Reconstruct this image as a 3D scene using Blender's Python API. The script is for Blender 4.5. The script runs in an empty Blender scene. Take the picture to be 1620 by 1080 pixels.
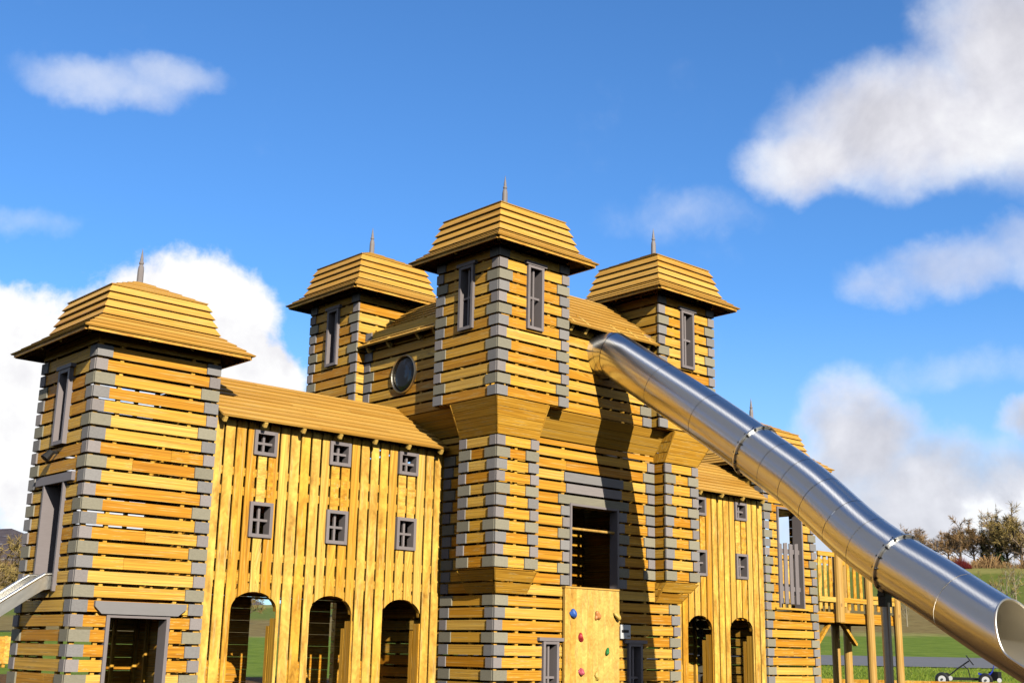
import bpy, bmesh, math, random
from mathutils import Vector, Matrix
rnd = random.Random(7)
sc = bpy.context.scene
COL = sc.collection
R = math.radians
V = Vector
PI = math.pi

# ------------------------------------------------------------------ node helpers
def newmat(name):
    m = bpy.data.materials.new(name); m.use_nodes = True
    nt = m.node_tree; nt.nodes.clear()
    out = nt.nodes.new('ShaderNodeOutputMaterial'); b = nt.nodes.new('ShaderNodeBsdfPrincipled')
    nt.links.new(b.outputs[0], out.inputs[0])
    return m, nt, b
class G:
    """tiny wrapper to write node graphs"""
    def __init__(s, nt): s.nt = nt
    def put(s, sock, v):
        if isinstance(v, bpy.types.NodeSocket): s.nt.links.new(v, sock)
        elif v is not None: sock.default_value = v
    def m(s, op, a, b=None, c=None, clamp=False):
        n = s.nt.nodes.new('ShaderNodeMath'); n.operation = op; n.use_clamp = clamp
        for i, x in enumerate((a, b, c)):
            if x is not None: s.put(n.inputs[i], x)
        return n.outputs[0]
    def vm(s, op, a, b=None, out=0):
        n = s.nt.nodes.new('ShaderNodeVectorMath'); n.operation = op
        s.put(n.inputs[0], a)
        if b is not None: s.put(n.inputs[1], b)
        return n.outputs[out]
    def comb(s, x=0., y=0., z=0.):
        n = s.nt.nodes.new('ShaderNodeCombineXYZ')
        for i, q in enumerate((x, y, z)): s.put(n.inputs[i], q)
        return n.outputs[0]
    def sep(s, v):
        n = s.nt.nodes.new('ShaderNodeSeparateXYZ'); s.put(n.inputs[0], v); return n.outputs
    def noise(s, vec, scale=1., detail=4., rough=.55, dist=0., out='Fac'):
        n = s.nt.nodes.new('ShaderNodeTexNoise'); s.put(n.inputs['Vector'], vec)
        n.inputs['Scale'].default_value = scale; n.inputs['Detail'].default_value = detail
        n.inputs['Roughness'].default_value = rough; n.inputs['Distortion'].default_value = dist
        return n.outputs[out]
    def vor(s, vec, scale=1., out='Distance', dim='3D'):
        n = s.nt.nodes.new('ShaderNodeTexVoronoi'); n.voronoi_dimensions = dim
        s.put(n.inputs['Vector'], vec); n.inputs['Scale'].default_value = scale
        return n.outputs[out]
    def ramp(s, fac, stops, interp='LINEAR'):
        n = s.nt.nodes.new('ShaderNodeValToRGB'); s.put(n.inputs[0], fac)
        r = n.color_ramp; r.interpolation = interp
        while len(r.elements) < len(stops): r.elements.new(.5)
        for e, (p, c) in zip(r.elements, stops):
            e.position = p; e.color = (*c, 1) if len(c) == 3 else c
        return n.outputs[0]
    def sm(s, x, a, b, lo=0., hi=1.):
        n = s.nt.nodes.new('ShaderNodeMapRange'); n.interpolation_type = 'SMOOTHSTEP'
        s.put(n.inputs[0], x); s.put(n.inputs[1], a); s.put(n.inputs[2], b)
        s.put(n.inputs[3], lo); s.put(n.inputs[4], hi)
        return n.outputs[0]
    def mix(s, fac, a, b, mode='MIX'):
        n = s.nt.nodes.new('ShaderNodeMix'); n.data_type = 'RGBA'; n.blend_type = mode
        s.put(n.inputs[0], fac)
        for i, x in ((6, a), (7, b)):
            if isinstance(x, tuple) and len(x) == 3: x = (*x, 1)
            s.put(n.inputs[i], x)
        return n.outputs[2]
    def attr(s, name, out='Color'):
        n = s.nt.nodes.new('ShaderNodeAttribute'); n.attribute_name = name; return n.outputs[out]
    def uv(s):
        n = s.nt.nodes.new('ShaderNodeUVMap'); n.uv_map = 'UVMap'; return n.outputs[0]
    def coord(s, k='Object'):
        n = s.nt.nodes.new('ShaderNodeTexCoord'); return n.outputs[k]
    def geo(s, k='Position'):
        n = s.nt.nodes.new('ShaderNodeNewGeometry'); return n.outputs[k]
    def bump(s, h, strength=.3, dist=.01):
        n = s.nt.nodes.new('ShaderNodeBump'); s.put(n.inputs['Height'], h)
        n.inputs['Strength'].default_value = strength; n.inputs['Distance'].default_value = dist
        return n.outputs[0]

# ------------------------------------------------------------------ materials
def mat_wood(name='larch_boards', stops=None, var=1.):
    """planed softwood: every board carries its own tone (attribute tint.r) and grain offset"""
    m, nt, b = newmat(name); g = G(nt)
    t = g.sep(g.attr('tint')); u = g.sep(g.uv())
    off = g.m('MULTIPLY', t[1], 91.)
    U = g.m('ADD', u[0], off); W = g.m('ADD', u[1], g.m('MULTIPLY', t[2], 37.))
    warp = g.noise(g.comb(g.m('MULTIPLY', U, 1.6), g.m('MULTIPLY', W, 5.), off), 1., 2.)
    Wd = g.m('ADD', W, g.m('MULTIPLY', warp, .05))
    grain = g.noise(g.comb(g.m('MULTIPLY', U, 1.3), g.m('MULTIPLY', Wd, 75.), off), 1., 3., .6)
    broad = g.noise(g.comb(g.m('MULTIPLY', U, .9), g.m('MULTIPLY', Wd, 11.), off), 1., 3., .55)
    base = g.ramp(t[0], stops or [(0., (.88, .55, .125)), (.35, (.80, .43, .055)), (.65, (.70, .325, .028)), (1., (.61, .245, .014))])
    f = g.m('ADD', g.m('MULTIPLY', g.m('SUBTRACT', grain, .5), .75), g.m('MULTIPLY', g.m('SUBTRACT', broad, .5), 1.7 * var))
    f = g.m('ADD', 1., f)
    c = g.mix(1., base, g.comb(f, g.m('POWER', f, 1.25), g.m('POWER', f, 1.5)), 'MULTIPLY')
    # knots: a dark eye in a pale swirl
    kv = g.comb(g.m('MULTIPLY', U, 2.1), g.m('MULTIPLY', W, 5.2), 0.)
    kd = g.vor(kv, 1., 'Distance', '2D'); kc = g.sep(g.vor(kv, 1., 'Color', '2D'))
    has = g.m('GREATER_THAN', kc[0], .3)
    size = g.m('ADD', .05, g.m('MULTIPLY', kc[1], .07))
    eye = g.m('MULTIPLY', g.sm(kd, size, g.m('MULTIPLY', size, .45)), has)
    halo = g.m('MULTIPLY', g.sm(kd, g.m('MULTIPLY', size, 3.2), size), has)
    c = g.mix(g.m('MULTIPLY', halo, .62), c, (.86, .60, .21))
    c = g.mix(g.m('MULTIPLY', eye, .78), c, (.30, .125, .022))
    nt.links.new(c, b.inputs['Base Color'])
    b.inputs['Roughness'].default_value = .52; b.inputs['Specular IOR Level'].default_value = .3
    nt.links.new(g.bump(g.m('ADD', grain, broad), .25, .004), b.inputs['Normal'])
    return m
def mat_paint(name, col, var=.12, rough=.5, grainy=True):
    m, nt, b = newmat(name); g = G(nt)
    u = g.sep(g.uv()); t = g.sep(g.attr('tint')); off = g.m('MULTIPLY', t[1], 31.)
    n1 = g.noise(g.comb(g.m('ADD', g.m('MULTIPLY', u[0], 2.), off), g.m('MULTIPLY', u[1], 60.), off), 1., 3.)
    n2 = g.noise(g.coord(), 7., 4.)
    f = g.m('ADD', g.m('MULTIPLY', g.m('SUBTRACT', n1, .5), var * 1.4), g.m('MULTIPLY', g.m('SUBTRACT', n2, .5), var))
    f = g.m('ADD', 1., g.m('ADD', f, g.m('MULTIPLY', g.m('SUBTRACT', t[0], .5), .16)))
    c = g.mix(1., col, g.comb(f, f, f), 'MULTIPLY')
    nt.links.new(c, b.inputs['Base Color']); b.inputs['Roughness'].default_value = rough
    b.inputs['Specular IOR Level'].default_value = .3
    nt.links.new(g.bump(n1, .15, .003), b.inputs['Normal'])
    return m
def mat_blocks():
    """painted corner blocks: the three paint colours come per block through tint.b"""
    m, nt, b = newmat('painted_corner_blocks'); g = G(nt)
    t = g.sep(g.attr('tint')); u = g.sep(g.uv()); off = g.m('MULTIPLY', t[1], 31.)
    col = g.ramp(t[2], [(0., (.355, .325, .240)), (.33, (.315, .300, .290)), (.66, (.35, .312, .30))], 'CONSTANT')
    n1 = g.noise(g.comb(g.m('ADD', g.m('MULTIPLY', u[0], 3.), off), g.m('MULTIPLY', u[1], 60.), off), 1., 3.)
    n2 = g.noise(g.comb(g.m('MULTIPLY', u[0], 8.), g.m('MULTIPLY', u[1], 9.), off), 1., 4.)
    f = g.m('ADD', 1., g.m('ADD', g.m('MULTIPLY', g.m('SUBTRACT', n1, .5), .22), g.m('MULTIPLY', g.m('SUBTRACT', n2, .5), .42)))
    f = g.m('ADD', f, g.m('MULTIPLY', g.m('SUBTRACT', t[0], .5), .24))
    c = g.mix(1., col, g.comb(f, f, f), 'MULTIPLY')
    nt.links.new(c, b.inputs['Base Color']); b.inputs['Roughness'].default_value = .75
    b.inputs['Specular IOR Level'].default_value = .15
    nt.links.new(g.bump(n1, .3, .003), b.inputs['Normal'])
    return m
def mat_steel(name='brushed_steel', col=(.70, .70, .70), rough=.17, aniso=.9):
    m, nt, b = newmat(name); g = G(nt)
    u = g.sep(g.uv())
    br = g.noise(g.comb(g.m('MULTIPLY', u[0], 160.), g.m('MULTIPLY', u[1], 5.), 0.), 1., 3.)
    sm_ = g.noise(g.comb(g.m('MULTIPLY', u[0], 2.5), g.m('MULTIPLY', u[1], 3.), 0.), 1., 4.)
    f = g.m('ADD', .92, g.m('MULTIPLY', br, .14))
    nt.links.new(g.mix(1., col, g.comb(f, f, f), 'MULTIPLY'), b.inputs['Base Color'])
    b.inputs['Metallic'].default_value = 1.
    tn = nt.nodes.new('ShaderNodeTangent'); tn.direction_type = 'UV_MAP'; tn.uv_map = 'UVMap'; nt.links.new(tn.outputs[0], b.inputs['Tangent']); b.inputs['Anisotropic'].default_value = aniso; b.inputs['Anisotropic Rotation'].default_value = .25
    nt.links.new(g.m('ADD', rough - .06, g.m('MULTIPLY', sm_, .14)), b.inputs['Roughness'])
    bp_ = g.bump(g.m('ADD', g.m('MULTIPLY', br, .35), g.m('MULTIPLY', sm_, 2.)), .12, .004)
    nt.links.new(bp_, b.inputs['Normal'])
    if aniso > 0:
        b2 = nt.nodes.new('ShaderNodeBsdfPrincipled'); b2.inputs['Metallic'].default_value = 1.; b2.inputs['Roughness'].default_value = .42
        b2.inputs['Anisotropic'].default_value = 1.; b2.inputs['Anisotropic Rotation'].default_value = .25; nt.links.new(tn.outputs[0], b2.inputs['Tangent'])
        nt.links.new(bp_, b2.inputs['Normal']); b2.inputs['Base Color'].default_value = (*col, 1)
        mx = nt.nodes.new('ShaderNodeMixShader'); mx.inputs[0].default_value = .21
        out = [n for n in nt.nodes if n.type == 'OUTPUT_MATERIAL'][0]
        nt.links.new(b.outputs[0], mx.inputs[1]); nt.links.new(b2.outputs[0], mx.inputs[2]); nt.links.new(mx.outputs[0], out.inputs[0])
    return m
def mat_plain(name, col, rough=.5, metal=0., var=.15, scale=9.):
    m, nt, b = newmat(name); g = G(nt)
    n = g.noise(g.coord(), scale, 4.)
    f = g.m('ADD', 1. - var / 2, g.m('MULTIPLY', n, var))
    nt.links.new(g.mix(1., col, g.comb(f, f, f), 'MULTIPLY'), b.inputs['Base Color'])
    b.inputs['Roughness'].default_value = rough; b.inputs['Metallic'].default_value = metal
    return m
def mat_log():
    m, nt, b = newmat('peeled_log'); g = G(nt)
    p = g.sep(g.coord()); oi = nt.nodes.new('ShaderNodeObjectInfo')
    off = g.m('MULTIPLY', oi.outputs['Random'], 40.)
    n = g.noise(g.comb(g.m('MULTIPLY', p[0], 28.), g.m('MULTIPLY', p[1], 28.), g.m('ADD', g.m('MULTIPLY', p[2], 1.6), off)), 1., 4.)
    k = g.sm(g.vor(g.comb(g.m('MULTIPLY', p[0], 7.), g.m('MULTIPLY', p[1], 7.), g.m('ADD', g.m('MULTIPLY', p[2], 3.), off)), 1.), .16, .08)
    c = g.ramp(n, [(.25, (.50, .25, .045)), (.5, (.66, .38, .085)), (.8, (.76, .49, .15))])
    c = g.mix(g.m('MULTIPLY', k, .7), c, (.3, .13, .03))
    nt.links.new(c, b.inputs['Base Color']); b.inputs['Roughness'].default_value = .6
    nt.links.new(g.bump(n, .3, .006), b.inputs['Normal'])
    return m
def mat_terrain():
    m, nt, b = newmat('grass_and_bark'); g = G(nt)
    pos = g.geo('Position'); p = g.sep(pos)
    dx = g.m('ADD', p[0], 6.3); dy = g.m('ADD', p[1], 14.7)
    r = g.m('SQRT', g.m('ADD', g.m('MULTIPLY', dx, dx), g.m('MULTIPLY', dy, dy)))
    nz = g.noise(pos, .06, 5., .6); n2 = g.noise(pos, .9, 5., .65); n3 = g.noise(pos, 9., 4., .7)
    rr = g.m('ADD', r, g.m('MULTIPLY', g.m('SUBTRACT', nz, .5), 26.))
    bark = g.ramp(n3, [(.2, (.06, .03, .011)), (.5, (.17, .088, .03)), (.8, (.28, .16, .06))])
    grass = g.ramp(n2, [(.25, (.115, .185, .016)), (.5, (.19, .275, .026)), (.75, (.29, .36, .05))])
    rough_ = g.ramp(n2, [(.25, (.17, .12, .04)), (.5, (.29, .21, .07)), (.8, (.38, .32, .12))])
    straw = g.ramp(n2, [(.25, (.22, .21, .05)), (.6, (.38, .35, .10)), (.9, (.5, .45, .16))])
    hillg = g.ramp(n2, [(.25, (.12, .165, .018)), (.6, (.20, .235, .036)), (.85, (.30, .30, .07))])
    c = g.mix(g.sm(g.m('ADD', r, g.m('MULTIPLY', n2, 1.)), 38., 38.6), bark, grass)
    c = g.mix(g.sm(rr, 96., 103.), c, straw)
    c = g.mix(g.sm(rr, 106., 112.), c, rough_)
    c = g.mix(g.sm(rr, 160., 178.), c, hillg)
    c = g.mix(g.sm(g.m('ADD', r, g.m('MULTIPLY', nz, 14.)), 247., 256.), c, straw)
    nt.links.new(c, b.inputs['Base Color']); b.inputs['Roughness'].default_value = .9
    b.inputs['Specular IOR Level'].default_value = .15
    nt.links.new(g.bump(g.m('ADD', n3, n2), .8, .08), b.inputs['Normal'])
    return m
def mat_moor():
    m, nt, b = newmat('moor_with_snow'); g = G(nt)
    pos = g.geo('Position')
    n = g.noise(pos, .011, 6., .62); n2 = g.noise(pos, .05, 4.)
    c = g.ramp(n2, [(.3, (.075, .055, .06)), (.6, (.13, .095, .09)), (.8, (.17, .14, .11))])
    sn = g.sm(g.noise(g.vm('MULTIPLY', pos, (.004, .02, .05)), 1., 5., .6), .60, .66)
    c = g.mix(sn, c, (.8, .82, .86))
    nt.links.new(c, b.inputs['Base Color']); b.inputs['Roughness'].default_value = .95
    return m
def mat_leaf(name, cols, scale=.9):
    m, nt, b = newmat(name); g = G(nt)
    t = g.sep(g.attr('tint'))
    n = g.noise(g.coord(), scale, 3.)
    f = g.m('ADD', g.m('MULTIPLY', t[0], .6), g.m('MULTIPLY', n, .45))
    nt.links.new(g.ramp(f, [(.15, cols[0]), (.5, cols[1]), (.9, cols[2])]), b.inputs['Base Color'])
    b.inputs['Roughness'].default_value = .8; b.inputs['Specular IOR Level'].default_value = .15
    return m

M = {}
M['wood'] = mat_wood(); M['panelwood'] = mat_wood('panel_boards', [(0., (.86, .55, .14)), (.5, (.80, .46, .095)), (1., (.70, .37, .06))], .55)
M['roofwood'] = mat_wood('roof_boards', [(0., (.86, .475, .098)), (.5, (.75, .385, .064)), (1., (.63, .295, .040))]); M['blocks'] = mat_blocks(); M['log'] = mat_log()
M['mauve'] = mat_paint('mauve_grey_paint', (.285, .248, .248))
M['lintel'] = mat_paint('blue_grey_paint', (.29, .275, .272))
M['spire'] = mat_paint('spire_grey_paint', (.30, .265, .258), .1)
M['steel'] = mat_steel(); M['pale_steel'] = mat_steel('pale_satin_steel', (.78, .76, .70), .36, 0.)
M['inner_steel'] = mat_steel('worn_inner_steel', (.80, .75, .64), .50, 0.)
M['galv'] = mat_plain('galvanised_steel', (.30, .30, .31), .38, 1., .2)
M['black'] = mat_plain('black_rubber', (.016, .016, .017), .55)
M['bolt'] = mat_plain('black_bolt', (.02, .02, .02), .4, .6)
M['white'] = mat_plain('white_plastic', (.75, .75, .74), .35)
M['glass'] = mat_plain('dark_porthole_glass', (.008, .009, .014), .06)
M['glass'].node_tree.nodes['Principled BSDF'].inputs['Specular IOR Level'].default_value = .5
M['rim'] = mat_plain('porthole_rim_steel', (.38, .35, .29), .4, 1.)
for k, c in dict(blue=(.03, .15, .62), orange=(.80, .30, .07), yellow=(.85, .58, .11), red=(.60, .02, .03), green=(.01, .27, .05), pink=(.70, .10, .16)).items():
    M[k] = mat_plain(k + '_resin', tuple(.85 * q + .02 for q in c), .45, 0., .2, 40.)
M['seat'] = mat_plain('blue_seat_plastic', (.02, .05, .5), .4)
M['land'] = mat_terrain(); M['moor'] = mat_moor()
M['road'] = mat_plain('grey_tarmac', (.20, .195, .20), .9, 0., .35, 2.)
M['bark'] = mat_plain('tree_bark', (.24, .175, .115), .9, 0., .5, 6.)
M['palebark'] = mat_plain('pale_sapling_bark', (.42, .36, .24), .8, 0., .4, 6.)
M['twig'] = mat_leaf('bare_brown_twigs', [(.21, .115, .05), (.36, .21, .09), (.50, .33, .15)])
M['olive'] = mat_leaf('olive_budding_twigs', [(.23, .155, .045), (.38, .27, .085), (.52, .40, .15)])
M['conifer'] = mat_leaf('conifer_needles', [(.03, .045, .015), (.055, .08, .026), (.09, .115, .04)])
M['blade'] = mat_leaf('grass_blades', [(.10, .17, .015), (.20, .29, .03), (.34, .40, .07)])
M['redbush'] = mat_leaf('red_dogwood_twigs', [(.10, .010, .014), (.18, .022, .026), (.24, .05, .035)])

# ------------------------------------------------------------------ mesh builder
class MB:
    def __init__(s): s.v = []; s.f = []; s.uv = []; s.t = []; s.sm = []
    def face(s, pts, uvs, tint, smooth=False):
        i = len(s.v); s.v += [tuple(p) for p in pts]; s.f.append(tuple(range(i, i + len(pts))))
        s.uv += uvs; s.t.append(tint); s.sm.append(smooth)
    def prism(s, poly, O, A, B, N, th, tint, along='A', back=True):
        """poly: (a,b) points counter-clockwise seen from +N; front face in plane O, extruded th along -N"""
        O, A, B, N = V(O), V(A), V(B), V(N)
        fr = [O + A * a + B * b for a, b in poly]; bk = [p - N * th for p in fr]
        n = len(poly)
        uvf = [((a, b) if along == 'A' else (b, a)) for a, b in poly]
        s.face(fr, uvf, tint)
        if back: s.face(bk[::-1], uvf[::-1], tint)
        for i in range(n):
            j = (i + 1) % n
            a, b = uvf[i], uvf[j]
            s.face([fr[j], fr[i], bk[i], bk[j]], [b, a, (a[0], a[1] + th), (b[0], b[1] + th)], tint)
    def box(s, x0, x1, y0, y1, z0, z1, tint=None, along='X'):
        tint = tint or rt()
        L = {'X': 0, 'Y': 1, 'Z': 2}[along]
        P = [(x, y, z) for x in (x0, x1) for y in (y0, y1) for z in (z0, z1)]
        for q in ((0, 1, 3, 2), (4, 6, 7, 5), (0, 4, 5, 1), (2, 3, 7, 6), (0, 2, 6, 4), (1, 5, 7, 3)):
            pts = [P[i] for i in q]; uv = []
            ax = [k for k in range(3) if max(p[k] for p in pts) - min(p[k] for p in pts) > 1e-9]
            if len(ax) < 2: ax = [0, 1]
            u = L if L in ax else ax[0]; w = [k for k in ax if k != u][0]
            s.face(pts, [(p[u], p[w]) for p in pts], tint)
    def bar(s, p0, p1, w, h, up=(0, 0, 1), tint=None):
        """rectangular bar between two points"""
        tint = tint or rt(); p0, p1 = V(p0), V(p1); d = (p1 - p0); L = d.length; d.normalize()
        up = V(up); sx = d.cross(up)
        if sx.length < 1e-4: sx = d.cross(V((1, 0, 0)))
        sx.normalize(); uz = sx.cross(d)
        c = [sx * w / 2 * i + uz * h / 2 * j for i, j in ((-1, -1), (1, -1), (1, 1), (-1, 1))]
        a = [p0 + q for q in c]; b = [p1 + q for q in c]
        for i in range(4):
            j = (i + 1) % 4
            s.face([a[j], a[i], b[i], b[j]], [(0, .05 * j), (0, .05 * i), (L, .05 * i), (L, .05 * j)], tint)
        s.face(a, [(0, 0), (w, 0), (w, h), (0, h)], tint); s.face(b[::-1], [(0, 0), (w, 0), (w, h), (0, h)], tint)
    def tube(s, pts, rad, seg=12, tint=None, caps=True, smooth=True):
        tint = tint or rt(); pts = [V(p) for p in pts]; rad = rad if hasattr(rad, '__len__') else [rad] * len(pts)
        rings = []; prev = None; u = 0.; us = []
        for i, p in enumerate(pts):
            d = (pts[min(i + 1, len(pts) - 1)] - pts[max(i - 1, 0)]).normalized()
            if prev is None: sx = d.orthogonal().normalized()
            else:
                sx = prev - d * prev.dot(d); sx.normalize()
            prev = sx; sy = d.cross(sx)
            rings.append([p + (sx * math.cos(2 * PI * k / seg) + sy * math.sin(2 * PI * k / seg)) * rad[i] for k in range(seg)])
            if i: u += (p - pts[i - 1]).length
            us.append(u)
        for i in range(len(pts) - 1):
            for k in range(seg):
                l = (k + 1) % seg
                s.face([rings[i][k], rings[i][l], rings[i + 1][l], rings[i + 1][k]], [(us[i], k / seg), (us[i], (k + 1) / seg), (us[i + 1], (k + 1) / seg), (us[i + 1], k / seg)], tint, smooth)
        if caps:
            s.face(rings[0][::-1], [(0, 0)] * seg, tint); s.face(rings[-1], [(0, 0)] * seg, tint)
    def lathe(s, c, prof, seg=12, tint=None, smooth=True):
        tint = tint or rt(); c = V(c)
        for (r0, z0), (r1, z1) in zip(prof, prof[1:]):
            for k in range(seg):
                a, b_ = 2 * PI * k / seg, 2 * PI * (k + 1) / seg
                P = lambda r, z, t: c + V((r * math.cos(t), r * math.sin(t), z))
                s.face([P(r0, z0, a), P(r0, z0, b_), P(r1, z1, b_), P(r1, z1, a)], [(a, z0), (b_, z0), (b_, z1), (a, z1)], tint, smooth)
    def build(s, name, mat, parent=None, merge=False):
        me = bpy.data.meshes.new(name); me.from_pydata(s.v, [], s.f)
        uvl = me.uv_layers.new(name='UVMap'); at = me.attributes.new('tint', 'FLOAT_COLOR', 'CORNER')
        fl = []; tl = []
        for q in s.uv: fl += [float(q[0]), float(q[1])]
        for f, t in zip(s.f, s.t):
            for _ in f: tl += [t[0], t[1], t[2], 1.]
        uvl.data.foreach_set('uv', fl); at.data.foreach_set('color', tl)
        me.polygons.foreach_set('use_smooth', s.sm)
        if merge:
            bm = bmesh.new(); bm.from_mesh(me); bmesh.ops.remove_doubles(bm, verts=bm.verts, dist=1e-5); bm.to_mesh(me); bm.free(); me.set_sharp_from_angle(angle=R(35))
        me.materials.append(mat); me.update()
        o = bpy.data.objects.new(name, me); COL.objects.link(o)
        if parent is not None: o.parent = parent
        return o
def rt(lo=0., hi=1.): return (rnd.uniform(lo, hi), rnd.random(), rnd.random())
def plank(mode='h'):
    """tone of one board: the walls mix golden and orange boards, the upright boards are paler"""
    q = rnd.random()
    if mode == 'h': t = rnd.uniform(.25, .5) if q < .42 else (rnd.uniform(.55, .95) if q < .86 else rnd.uniform(.1, .25))
    elif mode == 'v': t = rnd.uniform(.06, .32) if q < .58 else (rnd.uniform(.32, .52) if q < .86 else rnd.uniform(.55, .75))
    elif mode == 'r': t = rnd.uniform(.0, .75)
    else: t = rnd.uniform(.35, .6)
    return (t, rnd.random(), rnd.random())
def tag(o, label=None, cat=None, group=None, kind=None):
    if label: o['label'] = label
    if cat: o['category'] = cat
    if group: o['group'] = group
    if kind: o['kind'] = kind
    return o
def empty(name, loc):
    o = bpy.data.objects.new(name, None); COL.objects.link(o); o.location = loc; o.empty_display_size = .3
    return o
def settle(root):
    """keep world placement of children built in world coordinates under a moved root"""
    bpy.context.view_layer.update()
    def rec(o):
        for c in o.children: rec(c)
    for c in root.children: c.matrix_parent_inverse = root.matrix_world.inverted()

P = .175                        # pitch of the wall boards
UX, UY, UZ = V((1, 0, 0)), V((0, 1, 0)), V((0, 0, 1))
FRONT = (UX, -UY)               # (direction along wall, outward normal)
LEFT = (-UY, -UX)
BACK = (-UX, UY)
RIGHT = (UY, UX)
GAP = .0185; BT = .024

def rows(mb, O, face, a0, a1, zs, openings=(), mode='h', gap=GAP, th=BT, split=True):
    """horizontal boards. O = point with (a=0); zs = list of (zbottom, ztop) rows; openings: ('r',a0,a1,z0,z1) or ('c',ac,zc,r)"""
    A, N = face; O0 = O
    for zb, zt in zs:
        zb2, zt2 = zb + gap + rnd.uniform(-.2, .2) * gap, zt - gap + rnd.uniform(-.2, .2) * gap
        O = V(O0) + N * rnd.uniform(-.004, .002)
        cuts = sorted({zb2, zt2} | {z for o in openings if o[0] == 'r' for z in (o[3], o[4]) if zb2 + .004 < z < zt2 - .004})
        t1 = plank(mode); joint = None
        if split and a1 - a0 > 1.6 and rnd.random() < .3: joint = (rnd.choice((.35, .5, .65)) * (a1 - a0) + a0)
        t2 = plank(mode)
        for lo, hi in zip(cuts, cuts[1:]):
            iv = [(a0, a1)]
            for o in openings:
                if o[0] == 'r' and o[3] < hi - .002 and o[4] > lo + .002:
                    iv = [p for x, y in iv for p in ((x, min(y, o[1])), (max(x, o[2]), y)) if p[1] - p[0] > .004]
            if joint: iv = [p for x, y in iv for p in (((x, joint - .002), (joint + .002, y)) if x + .05 < joint < y - .05 else ((x, y),))]
            for x, y in iv:
                tt = t2 if joint and x >= joint - .01 else t1
                circ = [o for o in openings if o[0] == 'c' and o[2] - o[3] < hi and o[2] + o[3] > lo and x < o[1] < y]
                if circ:
                    _, ca, cz, r = circ[0]
                    zz = [lo + (hi - lo) * i / 8 for i in range(9)]
                    w = [math.sqrt(max(r * r - (z - cz) ** 2, 0)) for z in zz]
                    mb.prism([(x, lo)] + [(ca - q, z) for q, z in zip(w, zz)] + [(x, hi)], O, A, UZ, N, th, tt)
                    mb.prism([(ca + q, z) for q, z in list(zip(w, zz))[::-1]] + [(y, lo), (y, hi)], O, A, UZ, N, th, tt)
                else:
                    mb.prism([(x, lo), (y, lo), (y, hi), (x, hi)], O, A, UZ, N, th, tt)
QL = {0: .262, 1: .205, 2: .16}     # block lengths: green long, blue-grey middle, mauve short
def blocks(parent, O, face, acorner, sgn, zs, phase, proud=.006, th=.03, gap=GAP - .002, start=0.):
    """one column of painted blocks on one face of a corner"""
    A, N = face; mb = MB()
    for i, (zb, zt) in enumerate(zs):
        k = (i + phase) % 3
        a, b_ = acorner + sgn * start, acorner + sgn * (QL[k] + rnd.uniform(-.006, .006))
        lo, hi = min(a, b_), max(a, b_); j = rnd.uniform(-.002, .003)
        mb.prism([(lo, zb + gap), (hi, zb + gap), (hi, zt - gap), (lo, zt - gap)], V(O) + N * (proud + j), A, UZ, N, th, (rnd.random(), rnd.random(), (.1, .45, .8)[k]))
    return mb.build('quoin_column', M['blocks'], parent)
def zrows(ztop, n, first=1): return [(ztop - P * (k + 1), ztop - P * k) for k in range(first - 1, first - 1 + n)]
def studs(mb, pts, z0, z1, d=.055):
    for x, y in pts: mb.box(x - d / 2, x + d / 2, y - d / 2, y + d / 2, z0, z1, plank('f'), 'Z')

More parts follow.
